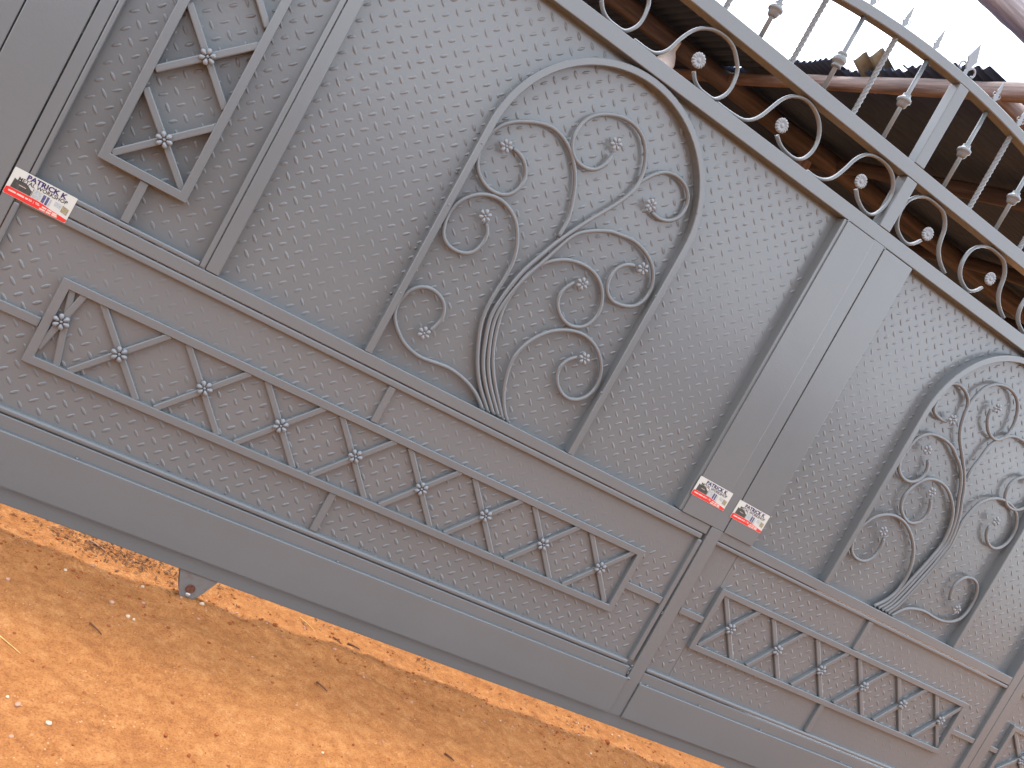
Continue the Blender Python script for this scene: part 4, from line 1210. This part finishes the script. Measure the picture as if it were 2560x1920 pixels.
lo_ = mesh_obj('leaf_litter', LV, LF, M['twig'])
tag(lo_, 'dark dry leaf litter on the soil under the gate', 'litter', kind='stuff')

def stone(x, y, r_, mat, label, seed):
    r_ *= 0.72
    v, f = pebble(r_, seed)
    o = mesh_obj('stone', v, f, M[mat], smooth=True)
    o.location = (x, y, ground_z(x, y) + r_ * 0.3)
    tag(o, label, 'stone', 'loose stones in front of the gate')

stone(0.15, -0.10, 0.0085, 'palestone', 'bright white stone on the shadow edge between bracket and picture edge', 3)
stone(0.38, -0.035, 0.0085, 'palestone', 'white stone on the shadow edge just left of the rusty bracket', 8)
stone(0.352, -0.262, 0.0095, 'palestone', 'larger white stone of a touching pair in the shadow band', 12)
stone(0.370, -0.266, 0.0065, 'palestone', 'smaller white stone of a touching pair in the shadow band', 17)
stone(0.02, -0.28, 0.010, 'pinkstone', 'flat greyish stone at the left edge inside the shadow band', 21)
stone(0.30, -0.20, 0.012, 'pinkstone', 'flat tan stone below the white stone on the shadow edge', 25)
stone(0.13, -0.78, 0.0075, 'palestone', 'white stone near the left edge on the sunlit soil', 31)
stone(0.155, -0.80, 0.0095, 'pinkstone', 'rounded tan stone of a pair on the sunlit soil at the left', 36)
stone(0.93, -0.65, 0.0065, 'palestone', 'single white stone on the sunlit soil at the bottom', 41)
stone(0.57, -0.035, 0.012, 'palestone', 'beige stone lying right beside the foot of the bracket', 47)
stone(0.83, 0.0, 0.013, 'clod', 'dark soil clod on the shadow edge under the gate', 53)
stone(2.28, 0.01, 0.016, 'clod', 'red soil clod at the shadow edge near the centre post', 59)
stone(0.23, -0.84, 0.010, 'palestone', 'pale crumbly stone low on the sunlit soil at the left', 64)

def stalk(name, a, b_, r_, mat, label, cat, bend=0.01):
    r_ *= 0.7
    a = Vector((a[0], a[1], ground_z(*a) + r_ + 0.002))
    b2 = Vector((b_[0], b_[1], ground_z(*b_) + r_ + 0.002))
    mid = (a + b2) / 2 + Vector((bend, -bend, 0.003))
    P = []
    for i in range(9):
        t = i / 8
        P.append(a * (1 - t) ** 2 + mid * 2 * t * (1 - t) + b2 * t * t)
    d = (b2 - a).normalized()
    s = d.cross(Vector((0, 0, 1))).normalized()
    V, Fc = [], []
    for i, p in enumerate(P):
        k = r_ * (1.0 - 0.45 * i / 8)
        for q in range(6):
            an = 2 * math.pi * q / 6
            V.append(tuple(p + s * math.cos(an) * k + Vector((0, 0, 1)) * math.sin(an) * k))
    for i in range(8):
        for q in range(6):
            q2 = (q + 1) % 6
            Fc.append((i * 6 + q, i * 6 + q2, (i + 1) * 6 + q2, (i + 1) * 6 + q))
    Fc.append(tuple(range(6))[::-1])
    Fc.append(tuple(48 + q for q in range(6)))
    o = mesh_obj(name, V, Fc, M[mat], smooth=True)
    tag(o, label, cat)
    return o

stalk('straw', (0.03, -0.545), (0.12, -0.615), 0.0022, 'straw', 'yellow straw lying on the sunlit soil at the left edge', 'straw')
stalk('straw', (0.93, 0.12), (0.98, 0.05), 0.0018, 'straw', 'short yellow straw on the lit strip under the gate', 'straw', 0.004)
stalk('twig', (0.255, -0.365), (0.295, -0.395), 0.0035, 'twig', 'dark twig in the shadow band near the pair of white stones', 'twig', 0.004)
stalk('twig', (0.945, -0.305), (0.975, -0.345), 0.0042, 'twig', 'dark stubby twig lying alone in the middle of the shadow band', 'twig', 0.003)
stalk('twig', (1.38, -0.455), (1.405, -0.485), 0.0045, 'twig', 'dark twig at the front edge of the shadow band, bottom centre', 'twig', 0.003)
stalk('twig', (0.185, 0.145), (0.245, 0.125), 0.0045, 'pinkstone', 'pale broken stick lying under the gate bottom at the left', 'twig', 0.003)
stalk('twig', (1.045, 0.035), (1.075, 0.022), 0.0045, 'twig', 'dark twig on the lit strip, left of a similar one', 'twig', 0.003)
stalk('twig', (1.105, 0.037), (1.150, 0.018), 0.0050, 'twig', 'dark twig on the lit strip, right of a similar one', 'twig', 0.003)
